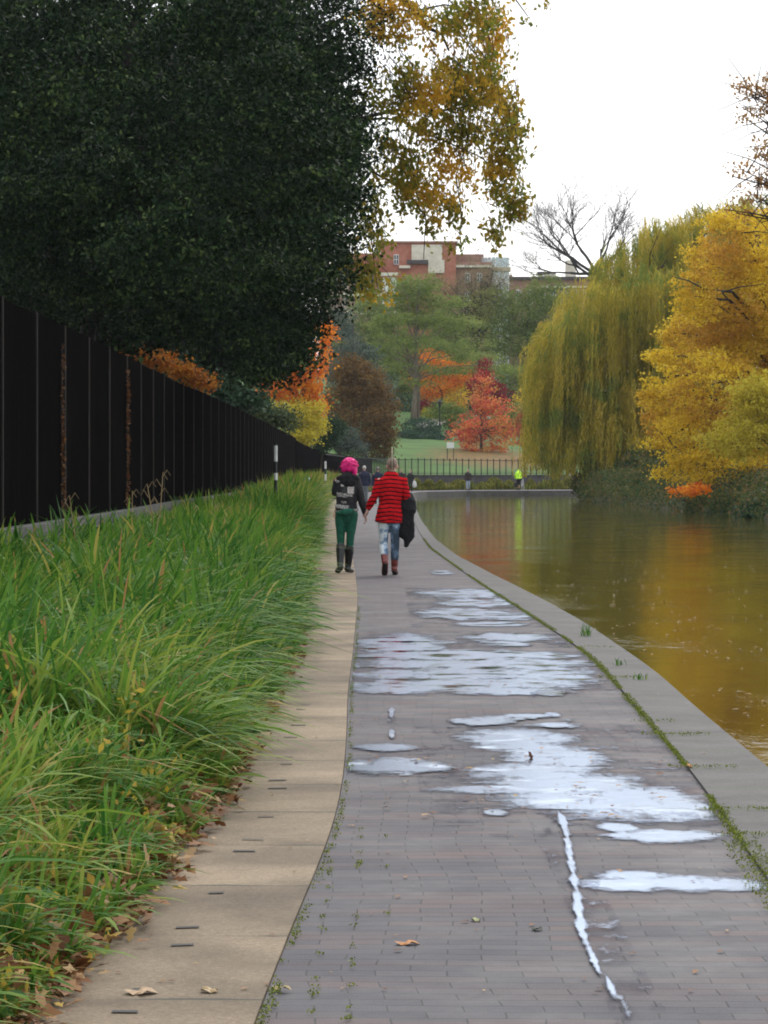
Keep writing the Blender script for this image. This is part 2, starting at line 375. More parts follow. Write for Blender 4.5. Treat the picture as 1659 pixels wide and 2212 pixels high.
farL = [(-2.6, 180), (-2.2, 205), (-1.2, 222), (1.5, 236), (6, 245), (15, 251), (40, 256), (130, 266)]
farR = [(1.35, 180), (1.45, 205), (1.75, 219), (2.6, 226), (6, 234), (15, 240), (40, 245), (130, 255)]
farC = [(1.65, 180), (1.85, 205), (2.3, 218), (3.1, 224), (6.2, 232.6), (15, 238.6), (40, 243.5), (130, 253.5)]
left = [(I(SR, y), y) for y in ys] + farL; right = [(I(BR, y), y) for y in ys] + farR
tag(ribbon('towpath', left, right, 0.0, m_brick, .3), kind='structure')

# tan exposed-aggregate slabs over a duct
m_slab, nt, b = new_mat('tan_slabs'); Lk = nt.links.new
tc = nd(nt, 'ShaderNodeTexCoord'); sx = nd(nt, 'ShaderNodeSeparateXYZ'); Lk(tc.outputs['Object'], sx.inputs[0])
nf = nd(nt, 'ShaderNodeTexNoise', i_Scale=60, i_Detail=6, i_Roughness=.95); Lk(tc.outputs['Object'], nf.inputs['Vector'])
r0 = ramp(nt, [(.3, (.14, .10, .065)), (.52, (.25, .19, .125)), (.72, (.44, .36, .26))]); Lk(nf.outputs['Fac'], r0.inputs[0])
pj = nd(nt, 'ShaderNodeMath', operation='ADD'); Lk(sx.outputs['Y'], pj.inputs[0]); pj.inputs[1].default_value = -8.85 + 122
sl = nd(nt, 'ShaderNodeMath', operation='MULTIPLY_ADD'); Lk(sx.outputs['X'], sl.inputs[0]); sl.inputs[1].default_value = .03; Lk(pj.outputs[0], sl.inputs[2])
md = nd(nt, 'ShaderNodeMath', operation='MODULO'); Lk(sl.outputs[0], md.inputs[0]); md.inputs[1].default_value = 1.22
lt = nd(nt, 'ShaderNodeMath', operation='LESS_THAN'); Lk(md.outputs[0], lt.inputs[0])
jn = nd(nt, 'ShaderNodeTexNoise', i_Scale=2.3, i_Detail=3); Lk(tc.outputs['Object'], jn.inputs['Vector']); jr = ramp(nt, [(.38, .003), (.62, .034)]); Lk(jn.outputs['Fac'], jr.inputs[0]); Lk(jr.outputs[0], lt.inputs[1])
fl = nd(nt, 'ShaderNodeMath', operation='DIVIDE'); Lk(sl.outputs[0], fl.inputs[0]); fl.inputs[1].default_value = 1.22
ff = nd(nt, 'ShaderNodeMath', operation='FLOOR'); Lk(fl.outputs[0], ff.inputs[0])
wn_ = nd(nt, 'ShaderNodeTexWhiteNoise', noise_dimensions='1D'); Lk(ff.outputs[0], wn_.inputs['W'])
rw = ramp(nt, [(0, .8), (1, 1.12)]); Lk(wn_.outputs['Value'], rw.inputs[0])
ns = nd(nt, 'ShaderNodeTexNoise', i_Scale=1.6, i_Detail=5); Lk(tc.outputs['Object'], ns.inputs['Vector'])
rs = ramp(nt, [(.33, .6), (.62, 1.12)]); Lk(ns.outputs['Fac'], rs.inputs[0])
mm = nd(nt, 'ShaderNodeMath', operation='MULTIPLY'); Lk(rw.outputs[0], mm.inputs[0]); Lk(rs.outputs[0], mm.inputs[1])
vm = nd(nt, 'ShaderNodeVectorMath', operation='SCALE'); Lk(r0.outputs[0], vm.inputs[0]); Lk(mm.outputs[0], vm.inputs['Scale'])
mj = nd(nt, 'ShaderNodeMix', data_type='RGBA'); Lk(lt.outputs[0], mj.inputs[0]); Lk(vm.outputs[0], mj.inputs[6]); mj.inputs[7].default_value = (.075, .068, .05, 1)
Lk(mj.outputs[2], b.inputs['Base Color']); b.inputs['Roughness'].default_value = .8; b.inputs['Specular IOR Level'].default_value = .25
bp = nd(nt, 'ShaderNodeBump', i_Strength=.35, i_Distance=.004); Lk(nf.outputs['Fac'], bp.inputs['Height']); Lk(bp.outputs[0], b.inputs['Normal'])
y2 = [y for y in ys]
tag(ribbon('paving_strip', [(I(SL, y) - .25, y) for y in y2], [(I(SR, y) - .003, y) for y in y2], .007, m_slab, .1), kind='structure')
m_dark = noisy('slot_shade', (.03, .03, .03), (.05, .045, .04), 9, .8)  # flat dark colour stands for the shade inside the lifting holes
mb = MB(); k = 0
gs = random.Random(3)
while 8.85 + 1.22 * k < 60:
    yj = 8.85 + 1.22 * k
    for s_ in (-.19, .19):
        y = yj + s_; xc = I(SL, y) * .55 + I(SR, y) * .45 - .01 + gs.uniform(-.015, .015)
        w_, q_, h_ = gs.uniform(.026, .046), gs.uniform(-.012, .012), gs.uniform(.010, .022)
        if gs.random() < .85: mb.quad((xc - w_, y - h_ - q_, .0115), (xc + w_, y - h_ + q_, .0115), (xc + w_ * .95, y + h_ + q_, .0115), (xc - w_, y + h_ - q_, .0115))
    k += 1
tag(mb.build('lifting_slots', m_dark), kind='structure')

m_cop, nt, b = new_mat('coping_stone'); Lk = nt.links.new
tc = nd(nt, 'ShaderNodeTexCoord'); sx = nd(nt, 'ShaderNodeSeparateXYZ'); Lk(tc.outputs['Object'], sx.inputs[0])
nf = nd(nt, 'ShaderNodeTexNoise', i_Scale=60, i_Detail=5, i_Roughness=.7); Lk(tc.outputs['Object'], nf.inputs['Vector'])
r0 = ramp(nt, [(.3, (.042, .040, .038)), (.7, (.10, .093, .084))]); Lk(nf.outputs['Fac'], r0.inputs[0])
ns = nd(nt, 'ShaderNodeTexNoise', i_Scale=1.8, i_Detail=6, i_Roughness=.65); Lk(tc.outputs['Object'], ns.inputs['Vector'])
rs = ramp(nt, [(.35, .5), (.65, 1.15)]); Lk(ns.outputs['Fac'], rs.inputs[0])
vm = nd(nt, 'ShaderNodeVectorMath', operation='SCALE'); Lk(r0.outputs[0], vm.inputs[0]); Lk(rs.outputs[0], vm.inputs['Scale'])
ad = nd(nt, 'ShaderNodeMath', operation='ADD'); Lk(sx.outputs['Y'], ad.inputs[0]); ad.inputs[1].default_value = 97.0 - 12.78
md = nd(nt, 'ShaderNodeMath', operation='MODULO'); Lk(ad.outputs[0], md.inputs[0]); md.inputs[1].default_value = .97
lt = nd(nt, 'ShaderNodeMath', operation='LESS_THAN'); Lk(md.outputs[0], lt.inputs[0]); lt.inputs[1].default_value = .03
mj = nd(nt, 'ShaderNodeMix', data_type='RGBA'); Lk(lt.outputs[0], mj.inputs[0]); Lk(vm.outputs[0], mj.inputs[6]); mj.inputs[7].default_value = (.045, .06, .02, 1)
Lk(mj.outputs[2], b.inputs['Base Color']); b.inputs['Roughness'].default_value = .75
bp = nd(nt, 'ShaderNodeBump', i_Strength=.5, i_Distance=.006); Lk(nf.outputs['Fac'], bp.inputs['Height']); Lk(bp.outputs[0], b.inputs['Normal'])
tag(ribbon('canal_edge', [(I(BR, y), y) for y in ys] + farR, [(I(CR, y), y) for y in ys] + farC, .014, m_cop, 1.2), kind='structure')

# right bank
def rb_edge(Y): return np.interp(Y, [-20, 60, 117, 150, 190, 199], [17, 15.8, 14.6, 13.9, 12.4, 13.6])
v, f = grid(0, 1, -20, 199, 14, 120, lambda X, Y: X * 0)
tX = v[:, 0].copy(); yy = v[:, 1].copy(); e = rb_edge(yy); v[:, 0] = e + tX ** 2 * 60
v[:, 2] = np.where(tX == 0, -1.2, -.4 + .9 * np.clip(tX * 4, 0, 1) + tX * .8 + .06 * np.sin(yy * 1.3))
v[(yy > 198.9), 2] = -1.2
tag(link('far_bank', np_mesh('far_bank', v, f), m_soil, None, True), kind='structure')

# ------------------------------------------------------------------ puddles on the towpath
def puddle_mat():
    m, nt, b = new_mat('puddle_water'); Lk = nt.links.new
    at = nd(nt, 'ShaderNodeAttribute', attribute_name='wet'); tc = nd(nt, 'ShaderNodeTexCoord')
    mpp = nd(nt, 'ShaderNodeMapping'); mpp.inputs['Scale'].default_value = (1, .45, 1); Lk(tc.outputs['Object'], mpp.inputs[0]); no = nd(nt, 'ShaderNodeTexNoise', i_Scale=22, i_Detail=6, i_Roughness=.75); Lk(mpp.outputs[0], no.inputs['Vector'])
    m1 = nd(nt, 'ShaderNodeMath', operation='MULTIPLY_ADD'); Lk(no.outputs['Fac'], m1.inputs[0]); m1.inputs[1].default_value = .78; Lk(at.outputs['Fac'], m1.inputs[2])
    r = ramp(nt, [(.68, 0), (.96, 1)]); Lk(m1.outputs[0], r.inputs[0]); rd = ramp(nt, [(.52, (1, 1, 1)), (.66, (.84, .84, .86))]); Lk(m1.outputs[0], rd.inputs[0])
    b.inputs['Base Color'].default_value = (.05, .045, .045, 1); b.inputs['IOR'].default_value = 2.0; b.inputs['Specular IOR Level'].default_value = .6; b.inputs['Specular Tint'].default_value = (.66, .83, 1, 1)
    n4 = nd(nt, 'ShaderNodeTexNoise', i_Scale=3.0, i_Detail=3); Lk(tc.outputs['Object'], n4.inputs['Vector']); rq = ramp(nt, [(.5, .2), (.66, .04)]); Lk(n4.outputs['Fac'], rq.inputs[0]); Lk(rq.outputs[0], b.inputs['Roughness'])
    n2 = nd(nt, 'ShaderNodeTexNoise', i_Scale=7, i_Detail=3); Lk(tc.outputs['Object'], n2.inputs['Vector'])
    bp = nd(nt, 'ShaderNodeBump', i_Strength=.25, i_Distance=.004); Lk(n2.outputs['Fac'], bp.inputs['Height']); Lk(bp.outputs[0], b.inputs['Normal'])
    tr = nd(nt, 'ShaderNodeBsdfTransparent'); Lk(rd.outputs[0], tr.inputs[0]); ms = nd(nt, 'ShaderNodeMixShader'); gl = nd(nt, 'ShaderNodeBsdfGlossy'); gl.inputs[0].default_value = (.56, .66, .84, 1); Lk(rq.outputs[0], gl.inputs['Roughness']); Lk(bp.outputs[0], gl.inputs['Normal']); mg = nd(nt, 'ShaderNodeMixShader'); mg.inputs[0].default_value = .65; Lk(b.outputs[0], mg.inputs[1]); Lk(gl.outputs[0], mg.inputs[2])  # the sky's blue is put into the glossy reflection colour
    Lk(r.outputs[0], ms.inputs[0]); Lk(tr.outputs[0], ms.inputs[1]); Lk(mg.outputs[0], ms.inputs[2])
    Lk(ms.outputs[0], nt.nodes['Material Output'].inputs[0]); return m
m_pud = puddle_mat()
_tab = rng.uniform(0, 1, (64, 64))
def vnoise(x, y):
    xi = np.floor(x).astype(int); yi = np.floor(y).astype(int); fx_ = x - xi; fy_ = y - yi
    fx_ = fx_ * fx_ * (3 - 2 * fx_); fy_ = fy_ * fy_ * (3 - 2 * fy_); t = lambda a, b: _tab[a % 64, b % 64]
    return (t(xi, yi) * (1 - fx_) + t(xi + 1, yi) * fx_) * (1 - fy_) + (t(xi, yi + 1) * (1 - fx_) + t(xi + 1, yi + 1) * fx_) * fy_
_pc = [0]
def puddle(label, ells, holes=(), amp=.5):
    _pc[0] += 1; zp = .003 + .0006 * _pc[0]
    E = []
    for (x, y, rx, ry) in ells:
        c = G(x, y); a = G(x, y - ry).y; b_ = G(x, y + ry).y; E.append((c.x, (a + b_) / 2, rx * c.y / F, (a - b_) / 2))
    Hh = []
    for (x, y, rx, ry) in holes:
        c = G(x, y); a = G(x, y - ry).y; b_ = G(x, y + ry).y; Hh.append((c.x, (a + b_) / 2, rx * c.y / F, (a - b_) / 2))
    x0 = min(e[0] - e[2] * 1.3 for e in E); x1 = max(e[0] + e[2] * 1.3 for e in E)
    y0 = min(e[1] - e[3] * 1.4 for e in E); y1 = max(e[1] + e[3] * 1.4 for e in E)
    nx = max(8, int((x1 - x0) / .014)); ny = max(8, int((y1 - y0) / .035))
    v, f = grid(x0, x1, y0, y1, nx, ny, lambda X, Y: X * 0 + zp)
    X, Y = v[:, 0], v[:, 1]
    val = np.full(len(X), -1.0)
    for (cx, cy, rx, ry) in E: val = np.maximum(val, 1 - ((X - cx) / rx) ** 2 - ((Y - cy) / ry) ** 2)
    for (cx, cy, rx, ry) in Hh: val = np.minimum(val, ((X - cx) / rx) ** 2 + ((Y - cy) / ry) ** 2 - 1)
    n = (vnoise(X * 9, Y * 2.6) + .5 * vnoise(X * 23, Y * 6 + 9) - .75) * amp * 1.6
    row = np.floor(Y / .1045).astype(int); bx = np.floor(X / .215 + .5 * (row % 2)).astype(int)
    val = np.clip(val, -1, .8) + n + (_tab[row % 64, bx % 64] - .5) * .5 + (_tab[row % 64, 7] - .5) * .35
    keep = (val[f] > -.9).any(axis=1)
    inside = (X > np.interp(Y, *SR) + .01) & (X < np.interp(Y, *BR) - .01); keep &= inside[f].all(axis=1)
    f = f[keep]; u, invv = np.unique(f, return_inverse=True); f = invv.reshape(-1, 4)
    me = np_mesh('puddle', v[u], f, {'wet': ('POINT', np.clip(.45 + .3 * val[u], 0, 1))})
    o = link('puddle', me, m_pud); tag(o, kind='structure'); return o
puddle('', [(1120, 1598, 110, 22), (1200, 1640, 100, 30), (1160, 1670, 120, 22), (1230, 1700, 150, 30), (1100, 1708, 150, 8), (1350, 1735, 175, 34), (1450, 1750, 100, 26), (1240, 1720, 150, 26)], amp=.45)
puddle('', [(1440, 1911, 165, 17), (1370, 1895, 80, 12), (1560, 1915, 90, 11)])
puddle('', [(1440, 1808, 120, 13), (1330, 1790, 40, 8), (1070, 1757, 22, 6)])
puddle('', [(1000, 1418, 230, 12), (950, 1436, 190, 11), (1100, 1436, 170, 10), (980, 1458, 220, 12), (1190, 1462, 90, 20), (1000, 1480, 235, 12), (1090, 1494, 130, 8), (870, 1395, 90, 22), (850, 1490, 90, 10)], amp=.55)
puddle('', [(1010, 1283, 100, 9), (1045, 1303, 90, 9), (1040, 1332, 120, 8), (1000, 1322, 90, 6), (1060, 1349, 70, 5)], amp=.6)
puddle('', [(1190, 1500, 30, 6), (1195, 1545, 16, 5)], amp=.8); puddle('', [(1100, 1379, 90, 9), (1090, 1392, 50, 5)], amp=.6)
puddle('', [(845, 1657, 110, 15), (830, 1617, 62, 7)], amp=.55)
puddle('', [(955, 1238, 22, 4)]); puddle('', [(846, 1540, 6, 10), (846, 1588, 6, 10)])
puddle('', [(1040, 1560, 60, 8), (1130, 1552, 50, 6), (1200, 1570, 50, 6)], amp=.9)
trk = [(1215, 1772), (1222, 1800), (1229, 1840), (1236, 1880), (1243, 1920), (1248, 1960), (1254, 2000), (1262, 2040), (1290, 2095), (1315, 2130), (1340, 2168), (1356, 2205)]
tel = []
for (xa, ya), (xb, yb) in zip(trk, trk[1:]):
    for t_ in np.linspace(0, 1, 4): tel.append((xa + (xb - xa) * t_, ya + (yb - ya) * t_, 5 if ya < 2040 else 4, 16))
puddle('', tel, amp=.7)

# ------------------------------------------------------------------ materials for plants and things
bark = noisy('bark', (.04, .03, .022), (.1, .08, .06), 6, .95, .6, 20, stretch=(3, 3, .6))
bark_pale = noisy('pale_bark', (.13, .1, .075), (.22, .18, .13), 3, .95, .5, 20, stretch=(3, 3, .5))
bark_dark = noisy('dark_bark', (.014, .012, .010), (.035, .03, .026), 6, .95)
lf_dark = leaf_mat('holm_oak_leaf', [(0, (.003, .008, .004)), (.5, (.007, .019, .007)), (.72, (.022, .045, .013)), (1, (.10, .14, .04))], .1, .6, spec=.06)  # clump tints also paint lit tips and deep shadow into the leaves
lf_oak = leaf_mat('oak_leaf', [(0, (.10, .13, .02)), (.4, (.2, .22, .03)), (.75, (.36, .26, .03)), (1, (.45, .22, .03))], .55, big=(.45, [(0, (.4, .2, .02)), (.5, (.62, .36, .03)), (1, (.7, .46, .05))], .5, .62))
lf_willow = leaf_mat('willow_leaf', [(0, (.14, .17, .03)), (.35, (.36, .31, .04)), (.7, (.52, .40, .06)), (1, (.66, .52, .11))], .5, big=(.5, [(0, (.09, .13, .03)), (.5, (.2, .26, .05)), (1, (.38, .38, .08))], .5, .6))
lf_yel = leaf_mat('yellow_leaf', [(0, (.36, .25, .02)), (.35, (.62, .42, .03)), (.7, (.8, .59, .05)), (1, (.84, .7, .11))], .55, big=(.35, [(0, (.26, .16, .025)), (.5, (.55, .31, .04)), (1, (.68, .4, .06))], .47, .6))
lf_yelgreen = leaf_mat('yellow_green_leaf', [(0, (.3, .25, .03)), (.5, (.55, .46, .05)), (1, (.66, .56, .08))], .5)
lf_green = leaf_mat('soft_green_leaf', [(0, (.08, .12, .03)), (.5, (.16, .22, .05)), (1, (.27, .31, .09))], .45, big=(.12, [(0, (.12, .15, .05)), (.5, (.24, .25, .07)), (1, (.34, .31, .1))], .48, .6))
lf_green2 = leaf_mat('larch_leaf', [(0, (.09, .13, .035)), (.5, (.2, .26, .06)), (1, (.32, .35, .1))], .45)
lf_orange = leaf_mat('orange_leaf', [(0, (.4, .08, .012)), (.45, (.75, .2, .02)), (.8, (.8, .36, .03)), (1, (.7, .5, .05))], .45)
lf_red = leaf_mat('red_leaf', [(0, (.3, .03, .04)), (.35, (.55, .09, .07)), (.65, (.68, .22, .08)), (1, (.7, .42, .1))], .45, big=(.4, [(0, (.3, .08, .03)), (.5, (.6, .28, .05)), (1, (.35, .35, .08))], .52, .64))
lf_crim = leaf_mat('crimson_leaf', [(0, (.1, .006, .02)), (.6, (.26, .015, .03)), (1, (.36, .04, .05))], .35)
lf_brown = leaf_mat('brown_leaf', [(0, (.06, .035, .015)), (.4, (.13, .075, .025)), (.75, (.22, .12, .035)), (1, (.12, .11, .03))], .3)
lf_blue = leaf_mat('grey_green_leaf', [(0, (.04, .06, .05)), (.6, (.09, .12, .095)), (1, (.17, .2, .16))], .2)
lf_dgreen = leaf_mat('deep_green_leaf', [(0, (.015, .035, .018)), (.6, (.035, .075, .035)), (1, (.07, .12, .06))], .2)
lf_mixed = leaf_mat('bank_leaf', [(0, (.02, .045, .02)), (.4, (.05, .09, .03)), (.65, (.13, .12, .03)), (.85, (.17, .10, .055)), (1, (.34, .24, .05))], .3)
m_blk = noisy('black_paint', (.009, .009, .009), (.016, .015, .014), 6, .5)
m_white = noisy('white_paint', (.6, .6, .58), (.75, .75, .72), 8, .5)
m_ivy = leaf_mat('dead_creeper', [(0, (.05, .025, .012)), (.5, (.12, .05, .02)), (1, (.2, .1, .04))], .2)

# ------------------------------------------------------------------ left fence on its plinth
m_fence, nt, b = new_mat('black_boards'); Lk = nt.links.new
tc = nd(nt, 'ShaderNodeTexCoord'); mp = nd(nt, 'ShaderNodeMapping'); mp.inputs['Scale'].default_value = (3, 3, .15); Lk(tc.outputs['Object'], mp.inputs[0])
no = nd(nt, 'ShaderNodeTexNoise', i_Scale=4, i_Detail=6); Lk(mp.outputs[0], no.inputs['Vector']); r = ramp(nt, [(.35, (.004, .004, .0042)), (.7, (.009, .008, .0075))]); Lk(no.outputs['Fac'], r.inputs[0]); Lk(r.outputs[0], b.inputs['Base Color'])
b.inputs['Roughness'].default_value = 1; b.inputs['Specular IOR Level'].default_value = 0
m_seam = noisy('rusty_seam', (.015, .011, .008), (.035, .026, .018), 5, .8)
fence = empty('boarded_fence', (float(fence_x(31)), 31, .95)); tag(fence, 'tall solid black boarded fence running along the left of the towpath', 'fence')
y = 18.0
panels = []
while y < 160:
    panels.append((y, y + 3.1)); y += 3.1
gp = random.Random(5)
for (a, b_) in panels:
    A = Vector((float(fence_x(a)), a, 0)); Bv = Vector((float(fence_x(b_)), b_, 0)); mb = MB(); n = 20
    z1 = 3.22 + gp.uniform(-.012, .012); 
    for k in range(n):
        p = A.lerp(Bv, (k + .06) / n); q = A.lerp(Bv, (k + .94) / n); mb.seg(p, q, .025, .96, z1 + gp.uniform(-.006, .006))
    p = A.lerp(Bv, .01); q = A.lerp(Bv, .99); o_ = Vector((-.02, 0, 0)); mb.seg(p + o_, q + o_, .01, 1.0, z1 - .03)
    mb.build('panel', m_fence, fence)
    mb = MB(); mb.box((A.x + .012, A.y, 2.1), (.035, .022, 2.26)); mb.build('cover_strip', m_seam, fence)
pl = MB(); m_plinth, nt, b = new_mat('grey_brick'); Lk = nt.links.new
tc = nd(nt, 'ShaderNodeTexCoord'); sx = nd(nt, 'ShaderNodeSeparateXYZ'); Lk(tc.outputs['Object'], sx.inputs[0]); cx_ = nd(nt, 'ShaderNodeCombineXYZ'); Lk(sx.outputs['Y'], cx_.inputs[0]); Lk(sx.outputs['Z'], cx_.inputs[1])
br = nd(nt, 'ShaderNodeTexBrick', offset=0); br.inputs['Scale'].default_value = 1; br.inputs['Brick Width'].default_value = .6; br.inputs['Row Height'].default_value = .28; br.inputs['Mortar Size'].default_value = .02
br.inputs['Color1'].default_value = (.055, .053, .05, 1); br.inputs['Color2'].default_value = (.10, .095, .088, 1); br.inputs['Mortar'].default_value = (.04, .04, .04, 1); Lk(cx_.outputs[0], br.inputs['Vector'])
no = nd(nt, 'ShaderNodeTexNoise', i_Scale=3, i_Detail=6); Lk(tc.outputs['Object'], no.inputs['Vector']); r = ramp(nt, [(.3, .55), (.7, 1.2)]); Lk(no.outputs['Fac'], r.inputs[0])
vm = nd(nt, 'ShaderNodeVectorMath', operation='SCALE'); Lk(br.outputs['Color'], vm.inputs[0]); Lk(r.outputs[0], vm.inputs['Scale']); Lk(vm.outputs[0], b.inputs['Base Color']); b.inputs['Roughness'].default_value = .9
for (a, b_) in panels:
    pl.seg((float(fence_x(a)) + .02, a), (float(fence_x(b_)) + .02, b_), .16, .2, .945)
tag(pl.build('plinth_wall', m_plinth), 'low grey brick plinth wall under the black boarded fence', 'wall')
for (Yv, n_, lab) in ((36.0, 260, 'thin dead creeper climbing a seam of the black fence, nearest the camera'), (45.6, 420, 'rusty brown dead creeper climbing the black fence, the denser one further along')):
    g = np.random.default_rng(int(Yv)); z = g.uniform(1.0, 3.0, n_); X = fence_x(Yv) + .04 + np.abs(g.normal(0, .02, n_)); Yy = Yv + g.normal(0, .05, n_) + .04 * np.sin(z * 5)
    v, f, r = leaf_cards(np.stack([X, Yy, z], 1), .05, .6, .4, seed=3)
    t = empty('creeper', (float(fence_x(Yv)) + .04, Yv, .95)); tag(t, lab, 'creeper', 'creepers on the black fence')
    link('leaves', np_mesh('leaves', v, f, {'rnd': ('FACE', r)}), m_ivy, t)
    mb = MB(); mb.tube([(float(fence_x(Yv)) + .04, Yv + .04 * math.sin(zz * 5), zz) for zz in np.linspace(.95, 3.0, 14)], .008, 4); mb.build('stem', bark_dark, t)

f2 = empty('lower_fence', (-4.5, 162, .9)); tag(f2, 'lower black fence continuing beyond the tall boarded fence towards the bend', 'fence')
for k in range(24):
    ya, yb2 = 159.5 + k * 3.2, 159.5 + k * 3.2 + 3.2; xa, xb2 = np.interp([ya, yb2], [158, 178, 216, 236], [W(637, 0, 158).x, W(657, 0, 178).x, W(703, 0, 216).x, -2.35]); za, zb2 = np.interp([ya, yb2], [160, 216, 236], [3.1, 2.78, 2.6])
    mb = MB(); mb.seg((xa, ya), (xb2, yb2), .05, .5, float(za), .5, float(zb2)); mb.build('panel', m_fence, f2)
# black posts with white bands
def band_post(X, Y, zb, label, top=2.12, r_=.055, lb=(.98, .66)):
    t = empty('marker_post', (X, Y, zb)); tag(t, label, 'post', 'black posts with white bands')
    mb = MB(); mb.tube([(X, Y, zb), (X, Y, top)], r_, 10); mb.build('pole', m_blk, t)
    for (a, b_) in ((top - .40, top - .04), (top - lb[0], top - lb[1])):
        mb = MB(); mb.tube([(X, Y, a), (X, Y, b_)], r_ + .006, 10); mb.build('white_band', m_white, t)
p = W(595.5, 1000, 70); band_post(p.x, p.y, .3, 'black post with white bands in the long grass, nearest the camera', 2.13, .036, (.82, .66))
p = W(703, 1000, 150); band_post(p.x, p.y, .2, 'black post with white bands standing behind the pink haired walker, left of her head', 2.02, .045)
p = W(1231, 1000, 254); band_post(p.x, p.y, 1.0, 'black and white post at the right end of the far railings by the willow', 2.05, .075)

# ------------------------------------------------------------------ far retaining wall and railings
m_rwall = noisy('purple_grey_wall', (.06, .055, .058), (.10, .09, .095), 1.2, .9, .4, 15)
wl = [(x, float(wall_line(x))) for x in (-4.7, -4.4, -4.1, -3.2, -2.4, -1, .8, 4, 8, 12, 15.3, 22, 40, 90, 160)]
mb = MB(); cp = MB()
wt = empty('retaining_wall', (8, float(wall_line(8)), 0)); tag(wt, 'low grey retaining wall beside the far towpath below the railings', 'wall')
for a, b_ in zip(wl, wl[1:]): mb.seg(a, b_, .3, -.3, 1.08); cp.seg(a, b_, .42, 1.08, 1.2)
mb.build('wall', m_rwall, wt); cp.build('coping', m_cop, wt)
rt = empty('railing', (8, float(wall_line(8)), 1.2)); tag(rt, 'black metal railings on the retaining wall across the far bend', 'railing')
tops = lambda x: float(np.interp(x, [-4.7, -4.1, -2.4, .8, 15.3], [3.05, 2.75, 2.6, 2.5, 2.4]))
seglen = 0; P0 = [Vector((x, yv, 0)) for x, yv in wl if x <= 22]
thin = MB(); rails = MB(); dist = [0]
for a, b_ in zip(P0, P0[1:]): dist.append(dist[-1] + (b_ - a).length)
def at(s):
    for i in range(len(P0) - 1):
        if s <= dist[i+1]: return P0[i].lerp(P0[i+1], (s - dist[i]) / (dist[i+1] - dist[i]))
    return P0[-1]
s = 0; posts = 0
while s < dist[-1]:
    p = at(s)
    spc = .62 if p.x > -1 else 1.6
    if p.x > -2.5:
        mb = MB(); mb.box((p.x, p.y, (1.2 + tops(p.x)) / 2), (.085, .085, tops(p.x) - 1.2)); mb.box((p.x, p.y, tops(p.x) + .02), (.12, .12, .04)); mb.build('post', m_blk, rt); posts += 1
        nb = 4 if p.x > -1 else 14
        for k in range(1, nb):
            q = at(s + spc * k / nb); w_ = .012 if p.x > -1 else .03
            thin.box((q.x, q.y, (1.3 + tops(q.x)) / 2), (w_, w_, tops(q.x) - 1.35))
    s += spc
for a, b_ in zip(P0, P0[1:]):
    rails.seg(a, b_, .03, tops(a.x) - .1, tops(a.x) - .05, tops(b_.x) - .1, tops(b_.x) - .05); rails.seg(a, b_, .03, 1.3, 1.34)
thin.build('bars', m_blk, rt); rails.build('rails', m_blk, rt)

# ------------------------------------------------------------------ hillside furniture
def ground_at(X, Y): return float(hill_z(np.array(X), np.array(Y)))
def hill_pt(px, Y):
    X = (px - CX) * Y / F; return Vector((X, Y, ground_at(X, Y)))
p = hill_pt(973, 270); t = empty('notice_board', p); tag(t, 'small white notice board on black legs behind the far railings', 'sign')
mb = MB(); mb.box((p.x, p.y, p.z + 1.25), (.62, .05, .52)); mb.build('panel', m_white, t)
for sx_ in (-.27, .27): mb = MB(); mb.tube([(p.x + sx_, p.y + .05, p.z - .1), (p.x + sx_, p.y + .05, p.z + 1.5)], .035, 8); mb.build('leg', m_blk, t)
p = hill_pt(950, 318); zt = W(950, 862, 318).z; t = empty('street_lamp', p); tag(t, 'slender black lamp post on the park slope left of the red tree', 'lamp post')
mb = MB(); mb.tube([(p.x, p.y, p.z - .2), (p.x, p.y, p.z + .9), (p.x, p.y, p.z + 1.0), (p.x, p.y, zt - .9)], [.11, .11, .07, .055], 8); mb.build('pole', m_blk, t)
mb = MB(); mb.tube([(p.x, p.y, zt - .9), (p.x, p.y, zt - .35), (p.x, p.y, zt - .3), (p.x, p.y, zt - .1), (p.x, p.y, zt)], [.1, .2, .24, .1, .03], 8); mb.build('lantern', m_blk, t)
# bench seen from its side, with backrest
def bench(px, Y, label):
    p = hill_pt(px, Y); t = empty('park_bench', p); tag(t, label, 'bench', 'benches on the park slope'); m = noisy('bench_wood', (.02, .014, .01), (.05, .035, .025), 5, .7)
    mb = MB()
    for k in range(4): mb.box((p.x, p.y - .2 + k * .12, p.z + .46), (1.5, .09, .04))
    mb.build('seat', m, t); mb = MB()
    for k in range(4): mb.box((p.x, p.y + .24 + k * .02, p.z + .6 + k * .13), (1.5, .03, .1))
    mb.build('backrest', m, t)
    for sx_ in (-.7, .7):
        mb = MB(); mb.tube([(p.x + sx_, p.y + .22, p.z - .1), (p.x + sx_, p.y + .3, p.z + 1.05)], .05, 6); mb.build('leg', m_blk, t)
        mb = MB(); mb.tube([(p.x + sx_, p.y - .24, p.z - .1), (p.x + sx_, p.y - .24, p.z + .66), (p.x + sx_, p.y + .24, p.z + .68)], .04, 6); mb.build('armrest', m_blk, t)
bench(978, 296, 'dark wooden park bench on the leaf strewn lawn under the red tree')
m_grav = noisy('gravel_path', (.2, .18, .15), (.3, .27, .22), 2, .95)
mb = MB(); pa = [(900, 322), (930, 330), (965, 338), (1000, 342), (1060, 345)]
for (xa, ya), (xb, yb) in zip(pa, pa[1:]):
    A, Bq, C_, D_ = hill_pt(xa, ya), hill_pt(xb, yb), hill_pt(xb, yb + 14), hill_pt(xa, ya + 14); o_ = Vector((0, 0, .12)); mb.quad(A + o_, Bq + o_, C_ + o_, D_ + o_)
tag(mb.build('park_path', m_grav), kind='structure')

